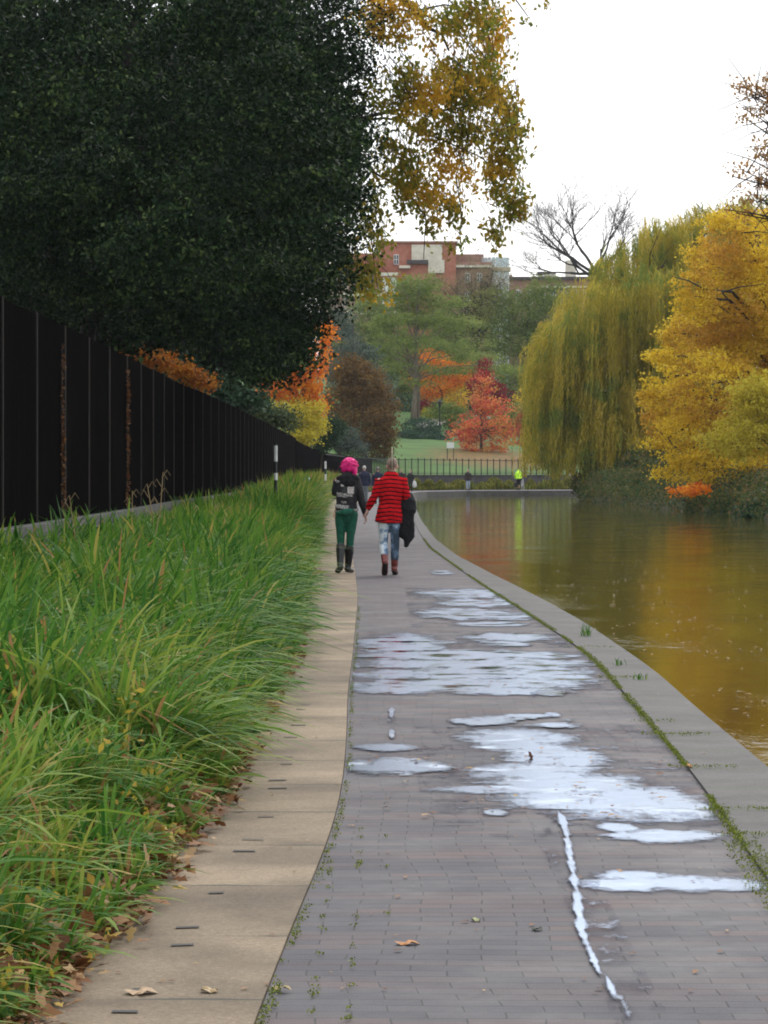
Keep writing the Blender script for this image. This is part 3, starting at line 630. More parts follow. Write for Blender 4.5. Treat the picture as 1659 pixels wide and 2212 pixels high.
# ------------------------------------------------------------------ buildings on the ridge
m_redb = noisy('red_brick', (.34, .12, .075), (.42, .17, .11), 1.5, .9, .2, 8)
m_redb2 = noisy('brown_brick', (.24, .13, .095), (.33, .19, .14), 1.5, .9)
m_cream = noisy('cream_render', (.55, .5, .4), (.68, .63, .52), 1, .8)
m_glass, nt_, b = new_mat('window_glass'); b.inputs['Base Color'].default_value = (.05, .06, .07, 1); b.inputs['Roughness'].default_value = .08
m_glassrail, nt_, b = new_mat('frosted_glass'); b.inputs['Base Color'].default_value = (.45, .52, .53, 1); b.inputs['Roughness'].default_value = .2
m_roof = noisy('dark_roof', (.05, .045, .045), (.09, .08, .08), 2, .9)
def wbox(name, mat, t, x0, x1, y0, y1, d, dep, off=0):
    a = W(x0, y1, d); c = W(x1, y0, d); mb = MB(); mb.box(((a.x + c.x) / 2, d + off + dep / 2, (a.z + c.z) / 2), (c.x - a.x, dep, c.z - a.z)); return mb.build(name, mat, t)
def window(t, x, y, w, h, d, off=-.25, bars=1):
    o = wbox('window', m_white, t, x - w/2, x + w/2, y - h/2, y + h/2, d, .3, off)
    a = W(x, y, d); s = d / F; mb = MB(); ww, hh = w * s, h * s; g_ = .1
    for i in range(2):
        for j in range(2):
            mb.box((a.x + (i - .5) * ww * .47, d + off - .02, a.z + (j - .5) * hh * .47), (ww * .47 - g_, .04, hh * .47 - g_))
    mb.build('pane', m_glass, o)
DB = 430
bz = float(W(0, 860, DB).z)
t = empty('apartment_block', (W(960, 0, DB).x, DB, 8)); tag(t, 'red brick apartment block with cream panel and glass roof terrace on the ridge', 'building')
wbox('wall', m_redb, t, 822, 985, 524, 860, DB, 14)
wbox('terrace_wall', m_redb2, t, 985, 1062, 566, 860, DB + 1, 12)
wbox('upper_wall', m_redb2, t, 985, 1045, 549, 566, DB + 4, 8)
wbox('parapet', m_redb2, t, 819, 988, 521, 525, DB, 14.6, -.3)
wbox('cream_panel', m_cream, t, 889, 955, 529, 562, DB, .4, -.4)
wbox('cream_panel', m_cream, t, 925, 960, 562, 590, DB, .4, -.4)
wbox('dark_band', m_roof, t, 879, 925, 562, 570, DB, .6, -.6)
for (a_, b2) in ((985, 1062), (862, 886)): wbox('cornice', m_cream, t, a_, b2, 572 if a_ > 900 else 574, 577 if a_ > 900 else 580, DB, .6, -.7 if a_ < 900 else .3)
window(t, 856, 561, 11, 22, DB); window(t, 856, 615, 11, 22, DB); window(t, 905, 620, 11, 22, DB); window(t, 1010, 600, 11, 20, DB + 1); window(t, 1036, 600, 11, 20, DB + 1); window(t, 1010, 640, 11, 20, DB + 1); window(t, 842, 650, 12, 26, DB)
# rounded glazed bay at the right
c = W(1070, 0, DB + 4); rr_ = 30 * DB / F; mb = MB(); z0_, z1_ = W(0, 860, DB).z, W(0, 583, DB).z; mb.tube([(c.x, c.y, z0_), (c.x, c.y, z1_)], rr_, 28); mb.build('bay', noisy('pale_bay', (.36, .40, .42), (.5, .53, .53), .6, .5, stretch=(2, 2, .3)), t)
mb = MB(); mb.tube([(c.x, c.y, z1_), (c.x, c.y, z1_ + .55)], rr_ + .25, 28); mb.build('bay_cornice', noisy('stone_band', (.36, .3, .2), (.45, .38, .28), 1, .8), t)
mb = MB(); zr = W(0, 553, DB).z
for k in range(20):
    a0 = 2 * math.pi * k / 20; a1 = 2 * math.pi * (k + .86) / 20
    mb.seg((c.x + rr_ * math.cos(a0), c.y + rr_ * math.sin(a0)), (c.x + rr_ * math.cos(a1), c.y + rr_ * math.sin(a1)), .05, z1_ + .55, zr)
mb.build('glass_balustrade', m_glassrail, t)
for k in range(7):
    mb = MB(); zc = z1_ - 1.6 - k * 3; mb.tube([(c.x, c.y, zc - .2), (c.x, c.y, zc + .2)], rr_ + .1, 28); mb.build('floor_band', m_white, t)
t = empty('brick_flats', (W(760, 0, DB).x, DB - 8, 8)); tag(t, 'brick flats with white balcony bands glimpsed behind the hanging oak leaves', 'building')
d2 = DB - 8
wbox('wall', m_redb2, t, 690, 862, 600, 860, d2, 10); wbox('tower', m_redb, t, 760, 822, 547, 600, d2 + 2, 8); wbox('tower', m_redb2, t, 700, 745, 570, 600, d2 + 2, 8)
for yb in (590, 634, 672): wbox('balcony', m_cream, t, 700, 860, yb, yb + 7, d2, 1.4, -1.4)
for yb in (612, 654):
    for xw in (722, 745, 775, 800, 846): window(t, xw, yb, 13, 26, d2)
wbox('bay', m_white, t, 826, 856, 600, 668, d2, .8, -.8)
t = empty('terrace_house', (W(1170, 0, DB + 25).x, DB + 25, 8)); tag(t, 'low brown brick terrace with white window surrounds behind the bare tree', 'building')
d3 = DB + 25
wbox('wall', m_redb2, t, 1095, 1300, 604, 860, d3, 12); wbox('roof', m_roof, t, 1095, 1302, 598, 604, d3, 13, -.5)
wbox('chimney', m_cream, t, 1166, 1202, 588, 598, d3, 3, 2); wbox('chimney_cap', m_roof, t, 1164, 1204, 585, 588, d3, 3.4, 1.8); wbox('chimney', m_redb2, t, 1099, 1108, 592, 598, d3, 2, 2); wbox('chimney', m_cream, t, 1225, 1246, 560, 598, d3, 3, 2)
wbox('string_course', m_cream, t, 1160, 1302, 618, 622, d3, .4, -.4)
for xw in (1120, 1145, 1172, 1195, 1217, 1240, 1265): window(t, xw, 643, 11, 34, d3)

# ------------------------------------------------------------------ trees
def TB(px, Y): return hill_pt(px, Y)
# dark holm oak behind the fence
D1 = 68
blobs = [PB(x, y, d, rx, ry) for x, y, d, rx, ry in [
    (60, 90, 66, 240, 230), (330, 60, 68, 260, 200), (600, 70, 70, 200, 200), (120, 380, 63, 230, 210), (380, 330, 64, 250, 200), (620, 330, 68, 190, 210),
    (90, 560, 66, 220, 140), (330, 560, 64, 250, 150), (560, 560, 66, 190, 160), (660, 480, 68, 140, 130), (480, 680, 66, 160, 95), (590, 740, 66, 100, 90), (580, 810, 64, 60, 30), (130, 650, 70, 260, 80), (640, 640, 67, 85, 90), (540, 790, 66, 70, 35), (690, 130, 72, 130, 220), (-60, 200, 68, 200, 300), (710, 330, 71, 110, 150), (700, 540, 70, 60, 50)]]
_gl = random.Random(77)
for _ in range(62):
    x_, y_ = _gl.uniform(-20, 760), _gl.uniform(0, 760)
    if y_ > 820 - .5 * abs(x_ - 550) or (x_ > 690 and y_ > 450) or (y_ > 560 and x_ < 470): continue
    blobs.append(PB(x_, y_, _gl.uniform(54, 63), _gl.uniform(55, 105), _gl.uniform(38, 75)))
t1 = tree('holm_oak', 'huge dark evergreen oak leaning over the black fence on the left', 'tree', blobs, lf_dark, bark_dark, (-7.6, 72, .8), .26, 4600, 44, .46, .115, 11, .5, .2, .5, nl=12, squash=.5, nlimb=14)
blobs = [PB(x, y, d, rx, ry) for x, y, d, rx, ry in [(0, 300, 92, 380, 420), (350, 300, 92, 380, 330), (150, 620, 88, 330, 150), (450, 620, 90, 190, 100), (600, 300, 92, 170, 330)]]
tree('holm_oak', 'second dark evergreen oak added to fill the shade behind the huge leaning oak', 'tree', blobs, lf_dark, bark_dark, (-12, 92, .8), .14, 3600, 40, .8, .2, 12, .7, .2, .1, nlimb=3)  # added tree, keeps sky light from showing through the front crown
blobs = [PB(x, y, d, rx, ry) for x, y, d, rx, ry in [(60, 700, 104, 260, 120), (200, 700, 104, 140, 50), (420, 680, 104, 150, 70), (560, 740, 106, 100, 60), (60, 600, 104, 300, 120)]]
tree('shade_filler', 'black green foliage added as shade in the gap between fence top and oak', 'hedge', blobs, lf_dark, bark_dark, (-12, 104, .8), .3, 2200, 36, .8, .26, 13, .8, .2, .1)  # added dark foliage, stands in for the shaded inside of the oak
# hanging autumn oak boughs
ob = [(840, 40, 80, 60), (960, 60, 120, 50), (1030, 40, 50, 90), (1060, 100, 45, 70), (880, 200, 110, 60), (990, 200, 110, 60), (1075, 210, 60, 50), (1110, 265, 35, 40),
      (900, 270, 100, 40), (1000, 290, 100, 45), (1090, 330, 45, 60), (860, 330, 70, 50), (960, 370, 90, 50), (870, 410, 90, 50), (950, 440, 70, 35), (1080, 400, 40, 60), (1110, 440, 35, 50), (1075, 500, 25, 40),
      (800, 480, 60, 60), (820, 530, 24, 46), (925, 495, 26, 26), (980, 470, 28, 30), (985, 530, 14, 20), (810, 630, 50, 34), (780, 590, 50, 40), (1010, 160, 80, 50), (740, 560, 30, 40)]
gg = random.Random(9); blobs = [PB(x, y, 74 + gg.uniform(-2.5, 2.5), rx, ry) for x, y, rx, ry in ob]
t = empty('oak_tree', (-9.6, 77, .8)); tag(t, 'autumn oak with green and amber leaves hanging against the white sky', 'tree')
wts = None
pts, tint, c = crown_pts(blobs, 720, 19, .25, 21, .0, 1.2)
pts2, tint2, c2 = crown_pts([PB(x, y, 74, rx, ry) for x, y, rx, ry in [(1085, 20, 8, 8), (1105, 38, 10, 10), (1140, 42, 22, 8), (1172, 8, 14, 10)]], 9, 7, .2, 5, 0, 1)
pts = np.vstack([pts, pts2]); tint = np.concatenate([tint, tint2])
v, f, r = leaf_cards(pts, .15, .55, .8, seed=22, tint=tint)
link('crown', np_mesh('crown', v, f, {'rnd': ('FACE', r)}), lf_oak, t)
mb = MB(); Wd = lambda x, y, d=74.5: W(x, y, d)
mb.tube([(-9.6, 77, .5), (-9.3, 77, 3.5), (-8.2, 77, 7), W(420, 80, 76), W(560, -120, 76)], [.34, .3, .27, .24, .16], 10)
for pth, r_ in (([(560, -100), (760, -30), (860, -5), (895, 20), (925, 60), (955, 75), (970, 110)], .10), ([(520, 60), (700, 60), (800, 10), (890, 25), (960, 10), (1010, 20)], .05), ([(540, 200), (760, 260), (855, 238), (905, 232), (945, 240), (1000, 232), (1060, 205), (1110, 240)], .055),
                ([(700, 270), (830, 255), (870, 262), (905, 285), (950, 300), (1040, 340), (1100, 400), (1085, 500)], .035), ([(800, 250), (850, 240), (870, 235)], .04), ([(560, -100), (900, -150), (1060, -90), (1100, -20), (1140, 35)], .05), ([(890, 20), (980, 60), (1030, 120), (1070, 170)], .03),
                ([(700, 300), (820, 380), (880, 410), (920, 470), (915, 560)], .035), ([(700, 330), (770, 420), (800, 500), (815, 620)], .035), ([(1000, 235), (1010, 300), (985, 380), (1000, 480), (985, 540)], .022)):
    L_ = len(pth); P_ = [Wd(x, y) for x, y in pth]; mb.tube(P_, [r_ * (1 - .75 * i / (L_ - 1)) for i in range(L_)], 6)
for i in range(0, len(c), 1):
    q = Vector(c[i]); best = None
    a = q + Vector((gg.uniform(-.5, .2), gg.uniform(-.3, .3), gg.uniform(.3, .8))); mb.tube([a, a.lerp(q, .5) + Vector((.06, 0, .04)), q, q + Vector((0, 0, -.12))], [.011, .008, .005, .003], 3, False)
mb.build('trunk', bark_dark, t, True)

# willow
t = empty('weeping_willow', (17, 205, 0)); tag(t, 'tall weeping willow trailing golden green curtains over the canal', 'tree')
g = np.random.default_rng(31)
doms = [(1380, 640, 110, 60), (1300, 720, 110, 70), (1240, 790, 90, 70), (1440, 560, 120, 60), (1520, 520, 110, 60), (1480, 650, 120, 60), (1400, 760, 120, 60), (1200, 860, 60, 60), (1260, 920, 90, 50), (1350, 880, 120, 60), (1440, 860, 120, 60), (1400, 960, 110, 40), (1560, 600, 100, 60), (1500, 760, 110, 60), (1320, 980, 100, 30), (1180, 900, 35, 40), (1560, 480, 90, 40), (1340, 590, 60, 40), (1270, 660, 70, 50), (1200, 760, 50, 60), (1420, 510, 60, 30), (1640, 470, 70, 40), (1600, 520, 90, 50), (1175, 820, 30, 50)]
V = []; Rr = []
nb = 760
area = np.array([a[2] * a[3] for a in doms], float); area /= area.sum()
for bi in range(nb):
    x, y, rx, ry = doms[g.choice(len(doms), p=area)]; th = g.uniform(0, math.pi); rad = g.uniform(.2, 1) ** .5
    px = x + math.cos(th) * rx * rad; py = y - math.sin(th) * ry * rad
    d = 200 + g.uniform(-7, 7) + (8 if y < 600 else 0)
    c0 = W(px, py, d); Ln = g.uniform(2.5, 7.5) * (1 if y < 950 else .5)
    zb = g.uniform(-.2, 1.6) if px > 1230 else g.uniform(.6, 2.2)
    ten = g.uniform(0, 1)
    side = (px - 1400) / 260
    for s_ in range(20):
        o0 = np.array([c0.x, c0.y, c0.z]) + g.normal(size=3) * np.array([.2, .2, .3]); L_ = min(Ln * g.uniform(.6, 1.1), o0[2] - zb)
        if L_ < .4: continue
        n_ = int(L_ / .20); tt = np.linspace(0, 1, max(n_, 3)); out = side * .9 * g.uniform(.2, 1)
        P_ = np.stack([o0[0] + out * (1 - np.exp(-4 * tt)) + g.normal(0, .03, len(tt)), np.full(len(tt), o0[1]) + g.normal(0, .05, len(tt)), o0[2] + .35 * np.sin(np.clip(tt * 6, 0, 1.57)) - L_ * tt], 1)
        dr = np.gradient(P_, axis=0); dr /= np.linalg.norm(dr, axis=1)[:, None] + 1e-6; dr += g.normal(size=dr.shape) * .28
        sd_ = np.cross(dr, g.normal(size=dr.shape)); sd_ /= np.linalg.norm(sd_, axis=1)[:, None] + 1e-6
        lw = .028 * g.uniform(.7, 1.3); ll = .17
        V.append(np.stack([P_ - dr * ll, P_ + sd_ * lw, P_ + dr * ll, P_ - sd_ * lw], 1).reshape(-1, 3)); Rr.append(np.clip(.55 * ten + .45 * g.uniform(0, 1, len(tt)), 0, 1))
V = np.vstack(V); Rr = np.concatenate(Rr)
link('crown', np_mesh('crown', V, np.arange(len(V)).reshape(-1, 4), {'rnd': ('FACE', Rr)}), lf_willow, t)
mb = MB(); limbs(mb, (17, 205, .3), (17.5, 207, 13), .55, [tuple(W(a[0], a[1], 201)) for a in doms], 3, tw=3, thin=.03); mb.build('trunk', bark, t, True)

# yellow tree at the right edge
yb_ = [(1480, 780, 70, 50), (1560, 720, 110, 90), (1640, 640, 120, 110), (1650, 780, 130, 100), (1540, 830, 120, 80), (1460, 870, 80, 50), (1620, 900, 120, 80), (1500, 930, 100, 50), (1600, 560, 90, 70), (1560, 1000, 110, 30), (1650, 1000, 90, 50), (1470, 990, 50, 14), (1500, 640, 50, 60), (1430, 770, 40, 14), (1700, 720, 120, 200), (1580, 1050, 60, 25), (1520, 1030, 70, 10), (1420, 860, 40, 30), (1640, 1090, 50, 14), (1580, 480, 80, 30), (1650, 500, 60, 50), (1520, 560, 50, 50), (1640, 1040, 80, 40), (1600, 1080, 60, 20), (1440, 920, 40, 40), (1470, 720, 40, 40), (1410, 900, 22, 22), (1450, 1020, 50, 16), (1530, 1070, 50, 14), (1600, 1040, 60, 18), (1420, 960, 36, 18), (1400, 820, 20, 12), (1500, 980, 60, 30)]
blobs = [PB(x, y, 138 + gg.uniform(-4, 4), rx, ry) for x, y, rx, ry in yb_]
tree('yellow_tree', 'broad yellow leaved tree spreading over the water at the right edge', 'tree', blobs, lf_yel, bark_dark, (19.5, 141, .6), .4, 3600, 26, .42, .135, 41, .7, .2, .3, squash=.5, tw=3)
blobs = [PB(x, y, 130, rx, ry) for x, y, rx, ry in [(1600, 950, 80, 50), (1660, 900, 80, 60), (1640, 850, 60, 50)]]
tree('yellow_tree', 'paler lemon green sapling crown in front of the broad yellow tree', 'tree', blobs, lf_yelgreen, bark_dark, (17.5, 131, .5), .15, 300, 34, .5, .13, 42, .75, .2, .3, squash=.5)
blobs = [PB(x, y, 128, rx, ry) for x, y, rx, ry in [(1480, 1062, 40, 9), (1512, 1052, 22, 7)]]
tree('orange_sapling', 'small orange leaved bough reaching low over the water at the right', 'tree', blobs, lf_orange, bark_dark, (15.4, 130, .2), .06, 30, 20, .25, .14, 43, .7, .2, 0, top=(14.3, 129, 1.2), nl=2)
# sparse tree at top right
blobs = [PB(x, y, 112 + gg.uniform(-2, 2), rx, ry) for x, y, rx, ry in [(1640, 200, 50, 55), (1600, 185, 22, 12), (1610, 255, 22, 14), (1655, 260, 30, 25), (1600, 365, 28, 22), (1640, 335, 35, 35), (1655, 400, 28, 40), (1620, 430, 30, 20), (1700, 300, 60, 160), (1580, 380, 8, 10), (1590, 460, 30, 12)]]
tree('sparse_tree', 'thinning tree with few amber leaves against the sky at the top right', 'tree', blobs, lf_orange and leaf_mat('amber_leaf', [(0, (.2, .1, .03)), (.5, (.36, .2, .06)), (1, (.5, .28, .09))], .5), bark_dark, (18.5, 114, .6), .25, 210, 11, .4, .15, 51, .6, .6, 0, top=(17, 113, 15), nl=25, tw=5)

# bare tree on the hill
t = empty('bare_tree', TB(1296, 340)); tag(t, 'leafless tree with a wide twiggy crown behind the willow', 'tree')
mb = MB(); gb = random.Random(14)
def grow(p, d, L_, r_, dep):
    n_ = 3; pts_ = [p]; q = p; dd = d
    for i in range(n_):
        dd = (dd + Vector((gb.uniform(-.22, .22), gb.uniform(-.22, .22), gb.uniform(-.14, .2)))).normalized(); q = q + dd * L_ / n_; pts_.append(q)
    mb.tube(pts_, [r_, r_ * .88, r_ * .78, r_ * .68], 6 if dep < 3 else 3, False)
    if dep >= 7 or r_ < .006: return
    for k in range(3 if dep in (2, 3, 5) else 2 + (gb.random() < .4)):
        ax = Vector((gb.uniform(-1, 1), gb.uniform(-1, 1), gb.uniform(-.3, .42))); nd_ = (dd + ax * gb.uniform(.4, 1.1)).normalized()
        grow(pts_[gb.choice((2, 3, 3))], nd_, L_ * gb.uniform(.66, .9), r_ * gb.uniform(.52, .68), dep + 1)
b0 = TB(1296, 340); top0 = W(1288, 590, 340)
mb.tube([b0, b0.lerp(top0, .6) + Vector((.2, 0, 0)), top0], [.5, .36, .3], 8)
for dx, dz in ((-1, .55), (-.35, 1), (.25, 1.3), (.7, .9), (-1.2, .2), (-.6, .5)): grow(Vector(top0) - Vector((0, 0, gb.uniform(0, 1.5))), Vector((dx, gb.uniform(-.6, .6), dz)).normalized(), gb.uniform(2.6, 3.6), .2, 1)
print('bare faces', len(mb.f)); mb.build('trunk', bark_dark, t, True)

def simple_tree(name, label, cat, px, Y, lobes, mat, barkm, n, per, cr, leaf, seed, r0=.25, **kw):
    blobs = [PB(x, y, Y + random.Random(seed + i).uniform(-1.5, 1.5), rx, ry) for i, (x, y, rx, ry) in enumerate(lobes)]
    return tree(name, label, cat, blobs, mat, barkm, TB(px, Y), r0, n, per, cr, leaf, seed, **kw)
# central larch with tiered branches
lobes = [(900, 612, 60, 20), (850, 640, 90, 18), (960, 650, 60, 16), (900, 690, 110, 18), (980, 700, 70, 16), (850, 730, 60, 16), (930, 745, 130, 16), (1010, 770, 90, 14), (860, 790, 70, 14), (960, 800, 90, 14), (830, 700, 40, 20), (880, 830, 60, 10), (1080, 800, 60, 14), (900, 650, 60, 60), (830, 760, 40, 18)]
simple_tree('larch', 'tall green larch with tiered branches and a pale double trunk', 'tree', 893, 338, lobes, lf_green2, bark_pale, 560, 40, 1.1, .26, 61, .3, squash=.35, droop=.1, shell=.2)
p = TB(902, 339); mb = MB(); mb.tube([p, p + Vector((.1, 0, 5)), W(898, 760, 339)], [.26, .22, .15], 8); o = mb.build('trunk', bark_pale, bpy.data.objects['larch'], True)
simple_tree('green_tree', 'rounded mid green tree on the hill between the larch and the willow', 'tree', 1150, 372, [(1130, 680, 90, 50), (1180, 640, 50, 50), (1080, 720, 90, 60), (1160, 760, 90, 70), (1190, 850, 70, 60), (1100, 840, 60, 50), (1060, 650, 60, 30)], lf_green, bark, 700, 42, 1.2, .3, 62, .4)
simple_tree('green_tree', 'darker green tree filling the gap above the orange tree', 'tree', 1010, 385, [(1000, 760, 110, 80), (920, 800, 110, 70), (860, 850, 80, 70), (1060, 860, 90, 60), (960, 700, 60, 50)], lf_green, bark, 700, 42, 1.3, .32, 63, .4)
simple_tree('green_tree', 'olive green tree below the brick flats, left of the larch', 'tree', 800, 392, [(800, 690, 60, 50), (760, 740, 60, 60), (840, 720, 50, 60), (800, 800, 90, 60)], lf_green, bark, 420, 42, 1.3, .32, 64, .35)
simple_tree('hedge_tree', 'dark mass of evergreen at the foot of the hill trees', 'tree', 1080, 362, [(1080, 890, 120, 50), (960, 900, 80, 40), (1190, 900, 70, 60), (860, 890, 50, 40)], lf_dgreen, bark, 420, 40, 1.2, .3, 65, .3)
simple_tree('twiggy_tree', 'half bare brown twiggy tree in front of the apartment block', 'tree', 1040, 375, [(1040, 600, 60, 50), (1000, 640, 50, 40), (1080, 640, 50, 40), (940, 620, 50, 30)], leaf_mat('dull_leaf', [(0, (.16, .14, .07)), (1, (.28, .23, .12))], .3), bark, 260, 30, 1.2, .17, 66, .3, shell=.1, nl=40, tw=9)
simple_tree('grey_conifer', 'blue grey conifer behind the copper brown bush', 'tree', 770, 300, [(745, 740, 30, 40), (770, 790, 50, 50), (810, 850, 50, 50), (730, 800, 30, 50), (740, 700, 20, 30)], lf_blue, bark, 300, 38, .9, .24, 67, .3)
simple_tree('pale_tree', 'pale pinkish tree in fading leaf left of the brick flats', 'tree', 715, 345, [(720, 640, 40, 40), (700, 690, 40, 40), (740, 680, 30, 30)], leaf_mat('pale_leaf', [(0, (.25, .2, .14)), (1, (.45, .37, .26))], .4), bark, 110, 24, 1.0, .2, 68, .25, nl=20, tw=4)
simple_tree('orange_tree', 'orange tree glowing behind the trunk of the larch', 'tree', 960, 350, [(960, 800, 50, 30), (930, 770, 30, 20), (985, 810, 40, 28), (940, 840, 40, 22), (910, 810, 25, 20)], lf_orange, bark, 190, 36, .9, .24, 69, .2)
simple_tree('golden_tree', 'dull gold tree low behind the red tree', 'tree', 1000, 348, [(990, 860, 50, 24), (1150, 870, 50, 30), (1190, 830, 35, 40)], lf_yel, bark, 170, 34, .9, .22, 70, .2)
simple_tree('red_tree', 'bright red and orange tree at the centre of the sloping lawn', 'tree', 1040, 282, [(1045, 830, 26, 34), (1035, 870, 45, 26), (1060, 880, 45, 26), (1045, 910, 65, 24), (1010, 930, 45, 20), (1085, 925, 40, 24), (1050, 945, 70, 18), (1000, 950, 35, 14), (1095, 955, 28, 12), (1030, 968, 50, 12), (1080, 970, 36, 10), (990, 935, 24, 14)], lf_red, bark, 300, 20, .55, .23, 71, .14, shell=.1, nl=20)
simple_tree('crimson_tree', 'deep crimson tree top rising behind the bright red tree', 'tree', 1048, 305, [(1045, 800, 14, 28), (1040, 830, 32, 30), (1070, 850, 30, 24)], lf_crim, bark, 120, 30, .6, .2, 72, .13)
simple_tree('red_sapling', 'small thin reddish sapling with a pale stem right of the red tree', 'tree', 1131, 275, [(1130, 915, 18, 30), (1128, 945, 20, 20)], leaf_mat('russet_leaf', [(0, (.25, .05, .03)), (1, (.5, .16, .06))], .4), bark_pale, 60, 24, .5, .17, 73, .07)
simple_tree('orange_tree', 'fiery orange tree just beyond the end of the black fence', 'tree', 660, 190, [(668, 800, 30, 50), (650, 850, 40, 40), (690, 760, 24, 40), (672, 880, 30, 30), (700, 720, 16, 30), (640, 800, 30, 34), (610, 830, 50, 34), (575, 850, 40, 24)], lf_orange, bark, 330, 30, .5, .19, 74, .2)
simple_tree('golden_shrub', 'yellow green shrub under the fiery orange tree', 'shrub', 670, 188, [(670, 920, 30, 34), (630, 890, 50, 24), (690, 900, 14, 40), (560, 880, 60, 16), (650, 950, 30, 20)], lf_yelgreen, bark, 230, 30, .5, .17, 75, .12)
simple_tree('copper_bush', 'large copper brown bush left of the sloping lawn', 'shrub', 785, 262, [(780, 830, 55, 50), (745, 870, 45, 50), (820, 880, 40, 50), (780, 920, 70, 50), (825, 940, 32, 50), (760, 800, 40, 30), (800, 970, 40, 20)], lf_brown, bark, 620, 36, .7, .22, 76, .25)
simple_tree('grey_shrub', 'low grey green shrub behind the heads of the walkers', 'shrub', 735, 245, [(735, 950, 45, 30), (760, 970, 35, 20), (712, 940, 26, 26), (700, 965, 20, 20)], lf_blue, bark, 240, 34, .5, .16, 77, .1)
for k, (x, y, rx, ry, lab) in enumerate([(905, 922, 46, 18, 'dark green juniper mound below the larch, the upper one'), (935, 948, 34, 16, 'dark green juniper mound on the lawn beside the lamp post'), (885, 944, 30, 15, 'dark green juniper mound beside the copper brown bush')]):
    simple_tree('juniper', lab, 'shrub', x, 300 + (12 if k == 0 else 0), [(x, y, rx, ry), (x + rx * .5, y + 6, rx * .6, ry * .7)], leaf_mat('juniper_leaf', [(0, (.025, .055, .035)), (1, (.07, .13, .08))], .2) if k == 0 else bpy.data.materials['juniper_leaf'], bark, 110, 34, .5, .16, 80 + k, .08, group='junipers on the lawn', squash=.45)
simple_tree('crimson_shrub', 'small crimson shrub at the foot of the larch trunk', 'shrub', 915, 352, [(915, 880, 20, 14)], lf_crim, bark, 50, 30, .5, .2, 84, .06)
simple_tree('clipped_bush', 'rounded yellow green bush near the park path', 'shrub', 925, 345, [(925, 893, 12, 10)], lf_yelgreen, bark, 40, 30, .4, .16, 85, .06)
simple_tree('dark_shrub', 'dark green rounded shrub between black fence end and grey green shrub', 'shrub', 700, 205, [(665, 935, 34, 24), (700, 950, 30, 24), (640, 915, 30, 24), (720, 925, 22, 26)], lf_dgreen, bark, 260, 32, .5, .16, 86, .1)
simple_tree('dark_hedge', 'dark green undergrowth along the top of the lawn behind the red tree', 'hedge', 1090, 325, [(1000, 915, 40, 20), (1080, 925, 60, 22), (1160, 935, 60, 30), (960, 890, 40, 20), (1120, 900, 60, 26)], lf_green, bark, 420, 36, .7, .24, 87, .1)
# trees glimpsed over the fence
simple = [PB(x, y, 98, rx, ry) for x, y, rx, ry in [(300, 768, 36, 12), (345, 782, 40, 16), (395, 805, 36, 16), (440, 826, 30, 10), (150, 728, 40, 10)]]
tree('orange_tree', 'orange leaved tree peeping over the black fence under the dark oak', 'tree', simple, leaf_mat('rust_leaf', [(0, (.2, .06, .012)), (.5, (.45, .15, .02)), (1, (.5, .28, .04))], .35), bark, (-8, 98, 1), .15, 120, 28, .35, .12, 91, shell=.1, nlimb=2)
simple = [PB(x, y, 140, rx, ry) for x, y, rx, ry in [(520, 872, 40, 12), (560, 890, 40, 18), (600, 905, 40, 20)]]
tree('green_shrub', 'bluish green shrub rising over the far part of the black fence', 'shrub', simple, leaf_mat('sage_leaf', [(0, (.04, .06, .03)), (1, (.10, .13, .05))], .3), bark, (-6.8, 140, 1), .12, 150, 30, .5, .15, 92, shell=.1)

simple = [PB(x, y, 125, rx, ry) for x, y, rx, ry in [(200, 760, 120, 40), (330, 790, 90, 40), (430, 820, 80, 36), (520, 860, 60, 26), (300, 730, 120, 30), (420, 770, 80, 30)]]
tree('dark_backdrop', 'dark green foliage backdrop added behind the orange tree over the fence', 'shrub', simple, lf_dgreen, bark_dark, (-10.5, 125, 1), .12, 700, 32, .6, .2, 93, shell=.05, nlimb=2)  # added dark backdrop that closes the bright sky gap above the fence
# ------------------------------------------------------------------ right bank undergrowth
bk = [(1270, 1045, 196, 30, 26), (1320, 1055, 188, 40, 30), (1370, 1050, 178, 45, 34), (1420, 1045, 168, 50, 44), (1300, 1010, 198, 50, 30), (1385, 1015, 190, 60, 40), (1480, 1060, 158, 55, 40), (1540, 1090, 142, 60, 40), (1600, 1110, 132, 60, 40), (1660, 1120, 122, 60, 45), (1560, 1010, 165, 110, 60), (1450, 1000, 175, 70, 50), (1640, 1030, 150, 100, 70)]
labs = ['green bush at the left tip of the far bank below the willow', 'mixed bush leaning over the water, second from the tip of the bank', 'leafy bush over the water under the willow curtain', 'reddish brown bush at the water under the edge of the yellow tree',
        'olive bush behind the far white banded post', 'olive thicket behind the willow tips', 'dark bush over the water below the orange bough', 'dark bush below the low yellow branches', 'dark bush trailing in the water near the right edge', 'dark bush over the water cut by the right edge', 'shaded thicket deep under the yellow tree', 'brown thicket between willow and yellow tree', 'black shaded thicket at the right edge under the yellow tree']
for k, (x, y, d, rx, ry) in enumerate(bk):
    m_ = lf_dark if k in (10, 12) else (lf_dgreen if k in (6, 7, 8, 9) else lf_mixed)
    b0 = W(x, 0, d); bb = (max(b0.x, float(rb_edge(d)) + .8), d + .5, .1); ry *= 1.15
    tree('bank_bush', labs[k], 'shrub', [PB(x, y, d, rx, ry), PB(x + rx * .5, y + ry * .2, d + 1, rx * .6, ry * .7)], m_, bark_dark, bb, .06, 190 if k < 10 else 320, 40, .45, .16, 100 + k, .6, .4, .1, group='bushes on the far bank', nl=3)

